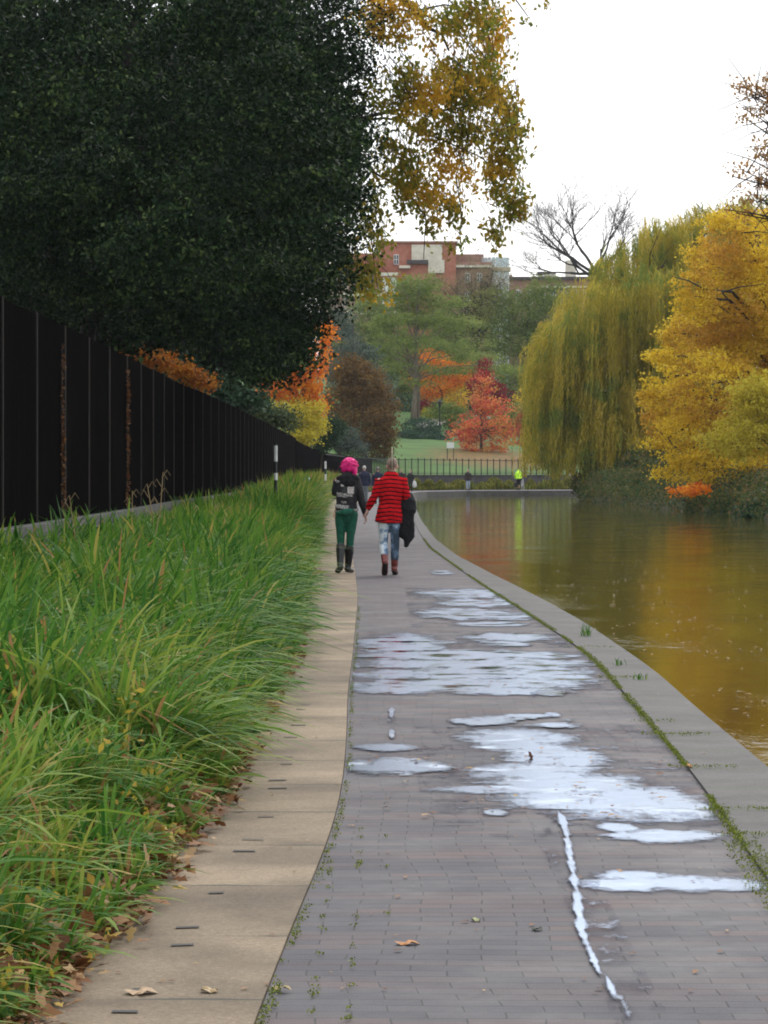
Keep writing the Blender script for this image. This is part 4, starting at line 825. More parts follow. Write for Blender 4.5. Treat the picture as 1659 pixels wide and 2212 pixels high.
g = np.random.default_rng(404); nc_ = 2600; Yc = g.uniform(112, 200, nc_); Xc = rb_edge(Yc) + g.uniform(-.55, 2.6, nc_) ; zc = np.where(Xc < rb_edge(Yc), g.uniform(-.25, .7, nc_), g.uniform(.1, 1.5, nc_))
P_ = np.repeat(np.stack([Xc, Yc, zc], 1), 14, 0) + g.normal(size=(nc_ * 14, 3)) * np.array([.22, .3, .16])
P_[:, 2] = np.maximum(P_[:, 2], WZ + .03); v, f, r = leaf_cards(P_, .15, .5, .3, seed=405, tint=np.repeat(g.uniform(0, 1, nc_), 14))
tag(link('bank_vegetation', np_mesh('bank_vegetation', v, f, {'rnd': ('FACE', r)}), lf_mixed), 'tangled low vegetation covering the edge of the far bank', 'ground cover', kind='stuff')
# plants at the foot of the far wall
far_sh = [(898, 1043, 14, 12), (925, 1042, 16, 11), (950, 1044, 12, 10), (990, 1043, 22, 11), (1040, 1047, 12, 8), (1068, 1043, 24, 13), (1100, 1044, 12, 10), (1148, 1044, 12, 11), (1180, 1046, 12, 9), (1203, 1042, 22, 13), (1232, 1044, 16, 13)]
fl_ = ['at the left end of the far wall', 'second from its left end', 'narrow third from the left', 'left of the brown jacket', 'low and right of the brown jacket', 'widest one in the middle of the wall', 'just left of the yellow jacket', 'right of the cyclist', 'small one beyond cyclist', 'broad one near the banded post', 'under the banded post at the right end']
lf_far = leaf_mat('wall_plant_leaf', [(0, (.09, .12, .02)), (.6, (.2, .22, .04)), (1, (.35, .27, .06))], .3)
for k, (x, y, rx, ry) in enumerate(far_sh):
    X = (x - CX) * 253 / F; Yw = float(wall_line(X)) - 1.1
    t = empty('wall_plant', (X, Yw, 0)); tag(t, 'yellow green plants against the far wall, ' + fl_[k], 'plant', 'plants along the far wall')
    g = np.random.default_rng(200 + k); n_ = 700; cx = g.uniform(-1, 1, n_); hgt = 1.15 * (ry / 12) * (1 - .7 * cx ** 2) * g.uniform(.2, 1, n_)
    P_ = np.stack([X + cx * rx * Yw / F, Yw + g.uniform(-.35, .35, n_), hgt * .8], 1)
    v, f, r = leaf_cards(P_, .28, .25, -1.2, seed=k); o = link('foliage', np_mesh('foliage', v, f, {'rnd': ('FACE', r)}), lf_far, t)

g = np.random.default_rng(505); n_ = 2600; X = g.uniform(-2, 26, n_); Yb = wall_line(X) - g.uniform(.4, 2.2, n_); hb = .25 + 1.0 * vnoise(X * .9, X * 0 + 2) ** 2
v, f, r = blades(np.stack([X, Yb, X * 0], 1), hb * g.uniform(.5, 1.2, n_), np.full(n_, .10), g.normal(size=(n_, 3)) * np.array([.4, .3, 0]), np.clip(g.uniform(0, 1, n_), 0, 1), 3, seed=506)
tag(link('wall_foot_growth', np_mesh('wall_foot_growth', v, f, {'rnd': ('FACE', r)}), lf_far), 'ragged yellow green growth along the foot of the far wall', 'ground cover', kind='stuff')
# ------------------------------------------------------------------ long grass
m_grass = leaf_mat('grass_blade', [(0, (.012, .055, .012)), (.3, (.04, .13, .018)), (.58, (.11, .23, .03)), (.78, (.24, .31, .05)), (.9, (.42, .34, .09)), (1, (.36, .2, .08))], .4, .5, spec=.12)
def grass_zone(y0, y1, ntuft, per, hm, wd, seed, seg=4, arch=0):
    g = np.random.default_rng(seed); Y = g.uniform(y0, y1, ntuft)
    e = edge_l(Y) - .02; fn = fence_x(Y) + .15; fn = np.maximum(fn, -(CX + 60) / F * Y - .3); t = g.uniform(0, 1, ntuft) ** 1.05
    X = e + (fn - e) * t
    hh = hm * g.uniform(.55, 1.4, ntuft) * (.34 + .72 * np.clip((e - X) / .45, 0, 1)); hh = hh * (1 - (.02 if y1 < 60 else .3) * np.clip((t - .45) / .55, 0, 1)); tt = np.repeat(g.uniform(0, 1, ntuft), per)
    B = np.stack([np.repeat(X, per), np.repeat(Y, per), np.zeros(ntuft * per)], 1); B[:, :2] += g.normal(size=(len(B), 2)) * .05 * (1 if y1 < 40 else 2.5)
    B[:, 0] = np.minimum(B[:, 0], edge_l(B[:, 1]) - .01)
    B[:, 2] = bank_z(B[:, 0], B[:, 1]) - .02
    h = np.repeat(hh, per) * g.uniform(.6, 1.15, len(B))
    ang = g.uniform(0, 2 * math.pi, len(B)); lm = g.uniform(.15 + arch * .3, .95 + arch, len(B))
    lean = np.stack([np.cos(ang) * .7 + .45, np.sin(ang) * .7 - .25, np.zeros(len(B))], 1); lean *= (lm / (np.linalg.norm(lean, axis=1) + .2))[:, None]
    bnz = vnoise(B[:, 0] * .8 + 5, B[:, 1] * .12); tint = np.clip(.34 * g.uniform(0, 1, len(B)) + .42 * tt + .30 * bnz - .02 + (g.uniform(0, 1, len(B)) > .93) * .35, 0, 1)
    if y0 > 60: tint = np.clip(tint + .14 * np.clip((B[:, 1] - 60) / 60, 0, 1.4), 0, 1)
    return blades(B, h, wd * g.uniform(.6, 1.3, len(B)), lean, tint, seg, seed=seed)
parts = [grass_zone(7.5, 14, 150, 30, .46, .017, 1, 7, .4), grass_zone(14, 22, 300, 34, .66, .021, 2, 7, .5), grass_zone(22, 36, 560, 36, .66, .026, 3, 6, .5), grass_zone(36, 60, 600, 26, .72, .034, 44, 5, .4), grass_zone(7.5, 36, 1500, 12, .2, .009, 33, 4, .2), grass_zone(36, 60, 1700, 18, .6, .022, 4, 4), grass_zone(56, 80, 900, 20, .82, .034, 5, 4, .25), grass_zone(78, 110, 900, 20, .98, .042, 55, 4, .2), grass_zone(105, 226, 2300, 18, 1.05, .06, 6, 3, .1)]
off = 0; VV = []; FF = []; RR = []
for v, f, r in parts: VV.append(v); FF.append(f + off); RR.append(r); off += len(v)
tag(link('grass', np_mesh('grass', np.vstack(VV), np.vstack(FF), {'rnd': ('FACE', np.concatenate(RR))}), m_grass), 'long lush green grass arching over the left side of the path', 'grass', kind='stuff')
# weeds with broad leaves, yellowing
g = np.random.default_rng(61); n_ = 1500; Y = 8 + 40 * g.uniform(0, 1, n_) ** 1.5; e = edge_l(Y); fn = np.maximum(fence_x(Y), -.13 * Y); t_ = g.uniform(.02, 1, n_); X = e + (fn - e) * t_
kk = vnoise(X * 2.2 + 3, Y * .9) > .56; X, Y, e = X[kk], Y[kk], e[kk]; n_ = len(X)
C0 = np.stack([X, Y, bank_z(X, Y) + g.uniform(.02, .46, n_) * np.clip((e - X) * 3, .15, 1)], 1)
v, f, r = leaf_cards(np.repeat(C0, 4, 0) + g.normal(size=(n_ * 4, 3)) * .035, .045, .5, .5, seed=8)
m_weed = leaf_mat('weed_leaf', [(0, (.05, .12, .03)), (.5, (.1, .2, .05)), (.7, (.42, .32, .04)), (.86, (.5, .36, .07)), (1, (.25, .11, .04))], .35)
tag(link('weeds', np_mesh('weeds', v, f, {'rnd': ('FACE', r)}), m_weed), 'broad leaved weeds and yellowing leaves among the long grass', 'weeds', kind='stuff')
# tall dead stalks
m_straw = noisy('straw', (.25, .17, .08), (.4, .3, .15), 10, .9)
for k, (x, y0_, y1_, d, ln) in enumerate([(352, 1020, 1120, 34, 22), (318, 1045, 1140, 34, -14), (286, 1060, 1150, 38, 12), (150, 1070, 1180, 31, -10), (465, 1090, 1160, 40, 14)]):
    a = W(x - ln, y1_ + 60, d); c_ = W(x, y0_, d); mb = MB(); mb.tube([a, a.lerp(c_, .5) + Vector((.03, 0, 0)), c_, c_ + Vector((.05 * (1 if ln > 0 else -1), 0, -.08))], [.007, .006, .004, .003], 5)
    for q in range(5):
        s_ = a.lerp(c_, .45 + .12 * q); mb.tube([s_, s_ + Vector((.05 * (-1) ** q, .02, .08)), s_ + Vector((.09 * (-1) ** q, .02, .02))], [.003, .004, .002], 4)
    tag(mb.build('dead_stalk', m_straw), ['tallest straw coloured stalk rising in front of the black fence', 'leaning straw stalk just left of the tallest one', 'brown stalk by the rusty creeper', 'short stalk at the far left above the grass', 'short bent stalk furthest along the fence'][k], 'stalk', 'dead stalks in the grass')
# leaf litter
def flat_leaves(X, Y, Z, size, mat, name, label, cat, seed, asp=.6, lift=.25):
    P_ = np.stack([X, Y, Z], 1); g = np.random.default_rng(seed); n = len(X); d = g.normal(size=(n, 3)); d[:, 2] *= lift; d /= np.linalg.norm(d, axis=1)[:, None]
    q = np.tile([0, 0, 1.], (n, 1)) + g.normal(size=(n, 3)) * lift; s_ = np.cross(d, q); s_ /= np.linalg.norm(s_, axis=1)[:, None]; sz = size * g.uniform(.5, 1.4, n)
    w = s_ * (sz * asp / 2)[:, None]; a = P_ - d * (sz / 2)[:, None]; t = P_ + d * (sz / 2)[:, None]
    # lobed outline: 8 points
    u = [(-.5, 0), (-.25, .35), (-.12, .2), (.1, .5), (.2, .22), (.5, 0), (.2, -.25), (.08, -.5), (-.12, -.2), (-.28, -.32)]
    v = np.stack([P_ + d * (sz * a_)[:, None] + s_ * (sz * asp * b_)[:, None] + np.array([0, 0, 1.]) * (sz * .18 * abs(b_))[:, None] for a_, b_ in u], 1).reshape(-1, 3)
    o = link(name, np_mesh(name, v, np.arange(n * 10).reshape(n, 10), {'rnd': ('FACE', g.uniform(0, 1, n))}), mat)
    tag(o, label, cat, kind='stuff'); return o
m_lit = leaf_mat('fallen_leaf', [(0, (.09, .035, .015)), (.35, (.2, .085, .035)), (.7, (.34, .19, .09)), (.9, (.42, .28, .15)), (1, (.45, .3, .05))], .15)
g = np.random.default_rng(71); n_ = 7500; Y = 8 + 90 * g.uniform(0, 1, n_) ** 2.2; X = edge_l(Y) + g.normal(0, 1, n_) * .07 - .06
flat_leaves(X, Y, .022 + .035 * g.uniform(0, 1, n_) + np.maximum(bank_z(X, Y) - .02, 0), .06, m_lit, 'leaf_litter', 'brown fallen leaves drifted along the edge of the grass', 'fallen leaves', 3)
n_ = 330; Y = 9 + 90 * g.uniform(0, 1, n_) ** 1.7; X = np.interp(Y, *SL) + (np.interp(Y, *CR) - np.interp(Y, *SL)) * g.uniform(0, 1, n_)
zz_ = np.where(X < np.interp(Y, *SR), .012, np.where(X > np.interp(Y, *BR), .02, .007)); flat_leaves(X, Y, zz_, .030, m_lit, 'scattered_leaves', 'small dark leaves scattered over the wet towpath', 'fallen leaves', 4, lift=.04)
n_ = 170; yy_ = g.choice([1700, 1640, 1735, 1460, 1480, 1420, 1300, 1335, 1655, 1760], n_) + g.normal(0, 12, n_); xx_ = g.uniform(800, 1440, n_)
gp_ = [G(a, b_) for a, b_ in zip(xx_, yy_)]; gp_ = [p for p in gp_ if I(SR, p.y) < p.x < I(BR, p.y)]
flat_leaves(np.array([p.x for p in gp_]), np.array([p.y for p in gp_]), np.full(len(gp_), .015), .045, m_lit, 'puddle_leaves', 'dark sodden leaves lying in the puddles', 'fallen leaves', 5, lift=.05)
n_ = 5200; Y = 14 + 200 * g.uniform(0, 1, n_) ** 1.6; cr_ = np.where(Y < 165, np.interp(Y, *CR), 3); X = cr_ + .1 + (15 - cr_) * g.uniform(0, 1, n_) ** 1.3
clump = vnoise(X * .5, Y * .25) > .48; X, Y = X[clump], Y[clump]
flat_leaves(X, Y, np.full(len(X), WZ + .006), .055, leaf_mat('floating_leaf', [(0, (.25, .12, .04)), (.5, (.4, .28, .12)), (1, (.5, .42, .3))], .1), 'floating_leaves', 'fallen leaves floating on the canal', 'fallen leaves', 6, lift=.02)
n_ = 900; Y = 7.6 + 22 * g.uniform(0, 1, n_) ** 1.6; X = edge_l(Y) + np.clip(g.normal(0, 1, n_), -1.6, 2.2) * .05 - .02
flat_leaves(X, Y, .025 + .03 * g.uniform(0, 1, n_), .085, m_lit, 'dry_leaves', 'large dry curled leaves heaped where the grass meets the slabs', 'fallen leaves', 33, asp=.6, lift=.45)
n_ = 700; Y = 7.6 + 6.5 * g.uniform(0, 1, n_) ** 1.2; X = edge_l(Y) - .5 * g.uniform(0, 1, n_) ** 1.4
flat_leaves(X, Y, bank_z(X, Y) + .02 + .10 * g.uniform(0, 1, n_), .08, m_lit, 'verge_leaves', 'dead brown leaves caught in the thin grass nearest the camera', 'fallen leaves', 35, asp=.6, lift=.7)
# single leaves near the camera
def one_leaf(px, py, ln, wd, rz, colr, label, z=.004):
    p = G(px, py, z); me = bpy.data.meshes.new('fallen_leaf'); u = [(-.5, 0), (-.38, .2), (-.2, .3), (-.12, .2), (.05, .5), (.16, .26), (.3, .3), (.5, 0), (.3, -.28), (.16, -.22), (.02, -.5), (-.14, -.2), (-.25, -.34), (-.4, -.18)]
    c_, s_ = math.cos(rz), math.sin(rz); V_ = [(0, 0, .004)]
    for a, b_ in u:
        x_, y_ = a * ln, b_ * wd; V_.append((x_ * c_ - y_ * s_, x_ * s_ + y_ * c_, .002 + .025 * abs(b_) * wd * 8 * .2 + .006 * math.sin(a * 9)))
    me.from_pydata(V_, [], [(0, i + 1, (i + 1) % len(u) + 1) for i in range(len(u))]); m = noisy('leaf_surface', tuple(c * .7 for c in colr), colr, 60, .7)
    o = bpy.data.objects.new('fallen_leaf', me); col.objects.link(o); me.materials.append(m); o.location = p; tag(o, label, 'leaf', 'single leaves on the paving')
one_leaf(880, 2038, .085, .075, .05, (.5, .22, .07), 'long orange brown leaf lying alone on the grey bricks')
one_leaf(305, 2143, .10, .12, .1, (.45, .3, .17), 'pale brown curled leaf on the tan slabs near the grass', .012)
one_leaf(452, 2140, .05, .09, .6, (.45, .32, .16), 'small pale leaf in the middle of the tan slab', .012)
one_leaf(609, 2135, .06, .05, -.2, (.42, .33, .16), 'pale leaf on the joint between slabs and bricks', .012)
one_leaf(1028, 1988, .03, .06, .4, (.4, .4, .2), 'tiny pale green leaf on the bricks')
one_leaf(1160, 2008, .04, .06, -.4, (.05, .06, .04), 'tiny dark leaf on the bricks near the wet tyre track')
one_leaf(1489, 1655, .03, .16, .1, (.6, .25, .08), 'small orange leaf on the mossy line beside the coping', .02)

# moss and tufts along joints
m_moss = leaf_mat('moss', [(0, (.06, .085, .012)), (.6, (.15, .19, .02)), (1, (.26, .28, .05))], .2)
g = np.random.default_rng(81); L0 = []
n_ = 14000; Y = 9 + 60 * g.uniform(0, 1, n_) ** 1.7; dens = vnoise(Y * .9, Y * 0 + 3); k_ = dens > .12; Y = Y[k_]; wv = .007 + .016 * vnoise(Y * 1.7, Y * 0 + 7) + np.where(Y < 12.6, .03, 0)
L0.append(np.stack([np.interp(Y, *BR) - .01 + np.clip(g.normal(0, 1, len(Y)), -1.5, 1.5) * wv, Y, .016 + g.uniform(0, .012, len(Y))], 1))
n_ = 1500; Y = 8.4 + 26 * g.uniform(0, 1, n_) ** 1.5; k_ = vnoise(Y * 3, Y * 0 + 13) > .35; Y = Y[k_]
L0.append(np.stack([np.interp(Y, *SR) + .012 + np.abs(g.normal(0, .014, len(Y))), Y, .008 + g.uniform(0, .016, len(Y))], 1))
for yj, n_, fr in ((12.78, 200, 1), (13.75, 160, 1), (15.7, 120, .6), (17.65, 160, .7), (18.6, 50, .4), (12.0, 40, .5), (22.5, 100, .5), (26.4, 80, .8)):
    x0_ = I(BR, yj) - .12; x1_ = I(BR, yj) + (I(CR, yj) - I(BR, yj)) * fr; X = g.uniform(x0_, x1_, n_)
    L0.append(np.stack([X, yj + g.normal(0, .014, n_), .02 + g.uniform(0, .014, n_)], 1))
# moss dots in brick joints at the left
for _ in range(42):
    Yd = g.uniform(8.3, 13.5); Xd = I(SR, Yd) + abs(g.normal(0, .13)) + .03; Xd = round(Xd / .1075) * .1075 + .01
    L0.append(np.stack([Xd + g.normal(0, .005, 7), Yd + g.normal(0, .02, 7), .006 + g.uniform(0, .006, 7)], 1))
L0 = np.vstack(L0); v, f, r = leaf_cards(np.repeat(L0, 2, 0) + g.normal(size=(len(L0) * 2, 3)) * np.array([.005, .012, .002]), .008, .8, -.2, seed=9)
tag(link('moss', np_mesh('moss', v, f, {'rnd': ('FACE', r)}), m_moss), 'moss and tiny weeds growing in the joints of the paving', 'moss', kind='stuff')
def tuft(px, py, n_, h_, label, z=.014):
    p = G(px, py, z); g = np.random.default_rng(px); B = np.tile(np.array(p), (n_, 1)) + g.normal(size=(n_, 3)) * np.array([.025, .05, 0]); a = g.uniform(0, 6.28, n_); l = g.uniform(.2, .7, n_)
    v, f, r = blades(B, h_ * g.uniform(.5, 1.1, n_), np.full(n_, .008), np.stack([np.cos(a) * l, np.sin(a) * l, a * 0], 1), g.uniform(.1, .8, n_), 3, seed=px)
    tag(link('grass_tuft', np_mesh('grass_tuft', v, f, {'rnd': ('FACE', r)}), m_grass), label, 'grass tuft', 'grass tufts on the coping')
tuft(1268, 1374, 26, .14, 'tallest grass tuft growing at the outer edge of the canal coping')
tuft(1338, 1437, 20, .07, 'small grass tuft on the coping just nearer than the tallest one')
tuft(1382, 1468, 18, .06, 'faint grass tuft on the coping, nearest the camera')

# litter in the grass
p = W(664, 1039, 118); mb = MB(); mb.tube([p + Vector((-.14, 0, 0)), p + Vector((-.07, 0, .07)), p + Vector((.05, 0, .05)), p + Vector((.15, 0, -.02))], [.02, .07, .08, .03], 8)
tag(mb.build('plastic_bag', noisy('blue_plastic', (.3, .42, .5), (.5, .6, .66), 6, .4), None, True), 'crumpled pale blue plastic bag caught on the long grass', 'litter')

# ------------------------------------------------------------------ people
def loft(bm, chain, n=14, ref=Vector((1, 0, 0)), flat=False):
    """chain: list of (point, rx, ry); closed tapered tube with elliptical sections, rx along ref"""
    pts = [Vector(c[0]) for c in chain]; L = len(pts); rows = []
    V = bm.v; base = len(V)
    for k, (p, c) in enumerate(zip(pts, chain)):
        t = (pts[min(k+1, L-1)] - pts[max(k-1, 0)]).normalized(); u = ref - t * ref.dot(t)
        if u.length < .2: u = Vector((0, 0, 1)) - t * t.z
        u.normalize(); w = t.cross(u)
        for j in range(n):
            a = 2 * math.pi * j / n; V.append(tuple(p + u * (math.cos(a) * c[1]) + w * (math.sin(a) * c[2])))
    for k in range(L - 1):
        for j in range(n): a = base + k*n + j; b_ = base + k*n + (j+1) % n; bm.f.append((a, b_, b_ + n, a + n))
    for end, sgn in ((0, -1), (L - 1, 1)):
        t = (pts[1] - pts[0]).normalized() * -1 if end == 0 else (pts[-1] - pts[-2]).normalized()
        c = chain[end]; rr_ = min(c[1], c[2]) * (.12 if flat and end == 0 else 1); i0 = base + end * n; prev = i0
        for s_, h_ in ((.8, .5), (.45, .85)):
            nb_ = len(V)
            for j in range(n): q = Vector(V[i0 + j]); q = pts[end] + (q - pts[end]) * s_ + t * rr_ * h_; V.append(tuple(q))
            for j in range(n):
                a, b_ = prev + j, prev + (j+1) % n; c_, d_ = nb_ + (j+1) % n, nb_ + j
                bm.f.append((a, b_, c_, d_) if sgn > 0 else (d_, c_, b_, a))
            prev = nb_
        V.append(tuple(pts[end] + t * rr_)); tip = len(V) - 1
        for j in range(n): a, b_ = prev + j, prev + (j+1) % n; bm.f.append((a, b_, tip) if sgn > 0 else (tip, b_, a))
def ell(bm, c, r, n=12):
    rx, ry, rz = r; c = Vector(c); base = len(bm.v); m = 8
    for i in range(1, m):
        ph = math.pi * i / m
        for j in range(n): a = 2 * math.pi * j / n; bm.v.append((c.x + rx * math.sin(ph) * math.cos(a), c.y + ry * math.sin(ph) * math.sin(a), c.z + rz * math.cos(ph)))
    bm.v.append((c.x, c.y, c.z + rz)); bm.v.append((c.x, c.y, c.z - rz)); T_, B_ = len(bm.v) - 2, len(bm.v) - 1
    for i in range(m - 2):
        for j in range(n): a = base + i*n + j; b_ = base + i*n + (j+1) % n; bm.f.append((a, a + n, b_ + n, b_))
    for j in range(n): bm.f.append((base + j, base + (j+1) % n, T_)); o = base + (m-2)*n; bm.f.append((o + j, B_, o + (j+1) % n))
def fuse(name, bm, mat, parent, T, voxel=.01, it=4, rough_=0, seed=0):
    """union of the pieces into one continuous surface"""
    me = bpy.data.meshes.new(name); me.from_pydata(bm.v, [], bm.f); me.update()
    o = bpy.data.objects.new('tmp', me); col.objects.link(o)
    md = o.modifiers.new('r', 'REMESH'); md.mode = 'VOXEL'; md.voxel_size = voxel; md.use_smooth_shade = True
    ms = o.modifiers.new('s', 'SMOOTH'); ms.factor = .5; ms.iterations = it
    dg = bpy.context.evaluated_depsgraph_get(); me2 = bpy.data.meshes.new_from_object(o.evaluated_get(dg)); bpy.data.objects.remove(o); me2.name = name
    if rough_:
        g = random.Random(seed); ph = [g.uniform(0, 6) for _ in range(6)]
        for v_ in me2.vertices:
            x, y, z = v_.co; d = math.sin(x * 38 + ph[0] + 9 * z) * .5 + math.sin(z * 31 + ph[1] + 14 * x) * .6 + math.sin((x + z) * 63 + ph[2]) * .3
            v_.co = v_.co + v_.normal * d * rough_
    me2.transform(T); return link(name, me2, mat, parent, True)

def cloth(name, c1, c2, scale=25, rough=.9): return noisy(name, c1, c2, scale, rough, .15, 120)
m_skin = noisy('skin', (.45, .26, .19), (.55, .33, .25), 30, .55)
m_eye = noisy('eye', (.02, .015, .01), (.04, .03, .02), 30, .2); m_lip = noisy('lip', (.3, .1, .09), (.36, .14, .12), 30, .5)

def lerp(a, b, t): return Vector(a).lerp(Vector(b), t)
def arm_chain(S, E, Wr, g=0, s=1):
    return [(S, (.052 + g) * s, (.055 + g) * s), (lerp(S, E, .5), (.045 + g) * s, (.048 + g) * s), (E, (.038 + g) * s, (.040 + g) * s), (lerp(E, Wr, .35), (.039 + g) * s, (.038 + g) * s), (Wr, (.026 + g) * s, (.022 + g) * s)]
def leg_chain(Hp, K, A, g=0, s=1, slim=1.0):
    return [(lerp(Hp, K, -.06), (.088 * slim + g) * s, (.105 * slim + g) * s), (lerp(Hp, K, .3), (.080 * slim + g) * s, (.088 * slim + g) * s), (lerp(Hp, K, .7), (.060 * slim + g) * s, (.064 * slim + g) * s), (K, (.052 * slim + g) * s, (.056 * slim + g) * s),
            (lerp(K, A, .3), (.053 * slim + g) * s, (.060 * slim + g) * s), (lerp(K, A, .65), (.042 * slim + g) * s, (.044 * slim + g) * s), (A, (.034 + g) * s, (.038 + g) * s)]
def hand(bm, Wr, dirn, side, curl=.35, thumbdir=(0, 1, 0), s=1.0):
    """palm, four fingers of unequal length and a thumb from the side of the palm"""
    d = Vector(dirn).normalized(); w = (Vector(side) - d * Vector(side).dot(d)).normalized(); nrm = d.cross(w)
    Wr = Vector(Wr); pc = Wr + d * .05 * s
    loft(bm, [(Wr, .024 * s, .018 * s), (Wr + d * .03 * s, .032 * s, .017 * s), (Wr + d * .075 * s, .038 * s, .015 * s), (Wr + d * .088 * s, .036 * s, .012 * s)], 10, w)
    for k, ln in enumerate((.062, .074, .070, .055)):
        b0 = Wr + d * .085 * s + w * (-.028 + .0187 * k) * s; q1 = b0 + (d * math.cos(curl * .6) + nrm * math.sin(curl * .6)) * ln * .45 * s; q2 = q1 + (d * math.cos(curl * 1.6) + nrm * math.sin(curl * 1.6)) * ln * .32 * s; q3 = q2 + (d * math.cos(curl * 2.4) + nrm * math.sin(curl * 2.4)) * ln * .25 * s
        loft(bm, [(b0 - d * .012 * s, .009 * s, .009 * s), (b0, .009 * s, .009 * s), (q1, .0085 * s, .0085 * s), (q2, .008 * s, .008 * s), (q3, .0065 * s, .0065 * s)], 8, w)
    t0 = Wr + d * .025 * s - w * .026 * s; t1 = t0 + (d * .6 - w * .8).normalized() * .036 * s; t2 = t1 + (d * .85 - w * .3 + nrm * .3).normalized() * .03 * s
    loft(bm, [(t0, .013 * s, .012 * s), (t1, .011 * s, .011 * s), (t2, .008 * s, .008 * s)], 8, w)

def person(loc, rz, sc, label, J, look, voxel=.012, bald=False, group=None):
    """J: joints in metres for a 1.75 m figure facing +Y; look: clothing colours and flags"""
    t = empty('person', loc, rz); tag(t, label, 'person', group)
    T = Matrix.Translation(Vector(loc)) @ Matrix.Rotation(rz, 4, 'Z') @ Matrix.Scale(sc, 4)
    sw = look.get('sw', 1.0); ht = J.get('head', (0, .02, 1.625)); hv = Vector(ht); nk = Vector(J.get('neck', (0, 0, 1.45)))
    SL_, SR_ = Vector(J['SL']), Vector(J['SR']); HL, HR = Vector(J.get('HL', (-.085, 0, .90))), Vector(J.get('HR', (.085, 0, .90)))
    def torso(bm, g=0, z0=.84, w=1.0, hem=None):
        mx_ = (SL_ + SR_) / 2; lean = lambda z: Vector(((mx_.x) * (z - .9) / .5, (mx_.y) * (z - .9) / .5, z))
        ch = [(lean(.84), (.150 * w + g), (.105 + g)), (lean(.93), (.160 * w + g), (.115 + g)), (lean(1.05), (.140 * w + g), (.10 + g)), (lean(1.18), (.150 * w * sw + g), (.108 + g)), (lean(1.30), (.172 * w * sw + g), (.112 + g)), (lean(1.385), (.165 * w * sw + g), (.095 + g)), (lean(1.435), (.10 * w * sw + g), (.07 + g))]
        if hem:
            k0 = .20 * w + g * .7; ch[1] = (ch[1][0], max(ch[1][1], k0 - .012), ch[1][2] + .006); ch[0] = (ch[0][0], max(ch[0][1], k0), ch[0][2] + .012)
            if hem > .86: ch = [(lean(hem), .158 * w + g, .118 + g)] + [c_ for c_ in ch if c_[0].z > hem + .03]
            if hem < .82: ch = [(lean(hem), k0 + .006, ch[0][2] + .006)] + ch
        loft(bm, ch, 20, flat=bool(hem))
    # continuous body: torso, neck, head, arms, hands, legs, feet
    bm = MB(); torso(bm, -.004)
    loft(bm, [(nk - Vector((0, 0, .06)), .065, .06), (nk, .058, .058), (lerp(nk, hv, .35), .054, .056), (hv - Vector((0, .0, .05)), .055, .06)], 14)
    ell(bm, hv + Vector((0, 0, .03)), (.078, .096, .098), 16); ell(bm, hv + Vector((0, .022, -.045)), (.058, .07, .068), 14)
    loft(bm, [(hv + Vector((0, .095, .012)), .008, .008), (hv + Vector((0, .112, -.022)), .014, .012)], 8); ell(bm, hv + Vector((0, .07, -.098)), (.026, .022, .018))
    for sx_ in (-1, 1): ell(bm, hv + Vector((sx_ * .082, -.004, -.01)), (.012, .02, .032))
    for S_, E_, W_, hd in ((SL_, J['EL'], J['WL'], -1), (SR_, J['ER'], J['WR'], 1)):
        loft(bm, arm_chain(Vector(S_), Vector(E_), Vector(W_)), 12)
        dn = J.get('dL' if hd < 0 else 'dR', Vector(W_) - Vector(E_)); sd_ = J.get('sL' if hd < 0 else 'sR', (0, -1, 0)); hand(bm, W_, dn, sd_, J.get('curl', .4))
    for Hp, K, A, To in ((HL, J['KL'], J['AL'], J['TL']), (HR, J['KR'], J['AR'], J['TR'])):
        loft(bm, leg_chain(Vector(Hp), Vector(K), Vector(A), -.004, 1, look.get('slim', 1)), 14); A = Vector(A); To = Vector(To); hl = A + (A - To).normalized() * .04 + Vector((0, 0, -.03))
        loft(bm, [(hl, .030, .030), (lerp(A, To, .4) + Vector((0, 0, -.01)), .036, .030), (To, .034, .018)], 10)
    fuse('body', bm, m_skin, t, T, voxel if voxel > .01 else .0075, 2)
    if voxel < .02:
        for sx_ in (-1, 1): bm = MB(); ell(bm, hv + Vector((sx_ * .031, .09, .012)), (.012, .008, .008)); me = bpy.data.meshes.new('eye'); me.from_pydata(bm.v, [], bm.f); me.transform(T); link('eye', me, m_eye, t, True)
        bm = MB(); ell(bm, hv + Vector((0, .089, -.06)), (.024, .008, .007)); me = bpy.data.meshes.new('mouth'); me.from_pydata(bm.v, [], bm.f); me.transform(T); link('mouth', me, m_lip, t, True)
    # trousers
    bm = MB(); g_ = look.get('tg', .012); cut = look.get('cut', 1.0)
    loft(bm, [((0, 0, .83), .145 + g_, .11 + g_), ((0, 0, .92), .150 + g_, .108 + g_), ((0, 0, .985), .138 + g_, .10 + g_)], 18)
    for Hp, K, A in ((HL, J['KL'], J['AL']), (HR, J['KR'], J['AR'])):
        ch = leg_chain(Vector(Hp), Vector(K), Vector(A), g_, 1, look.get('slim', 1)); 
        if cut < 1: A2 = lerp(K, A, cut); ch = [c for c in ch[:4]] + [(lerp(K, A, cut * .5), ch[4][1], ch[4][2]), (A2, ch[5][1] + .004, ch[5][2] + .004)]
        loft(bm, ch, 16)
    fuse(look.get('tname', 'trousers'), bm, look['trousers'], t, T, voxel, 3, .0025 if voxel < .02 else 0, 1)
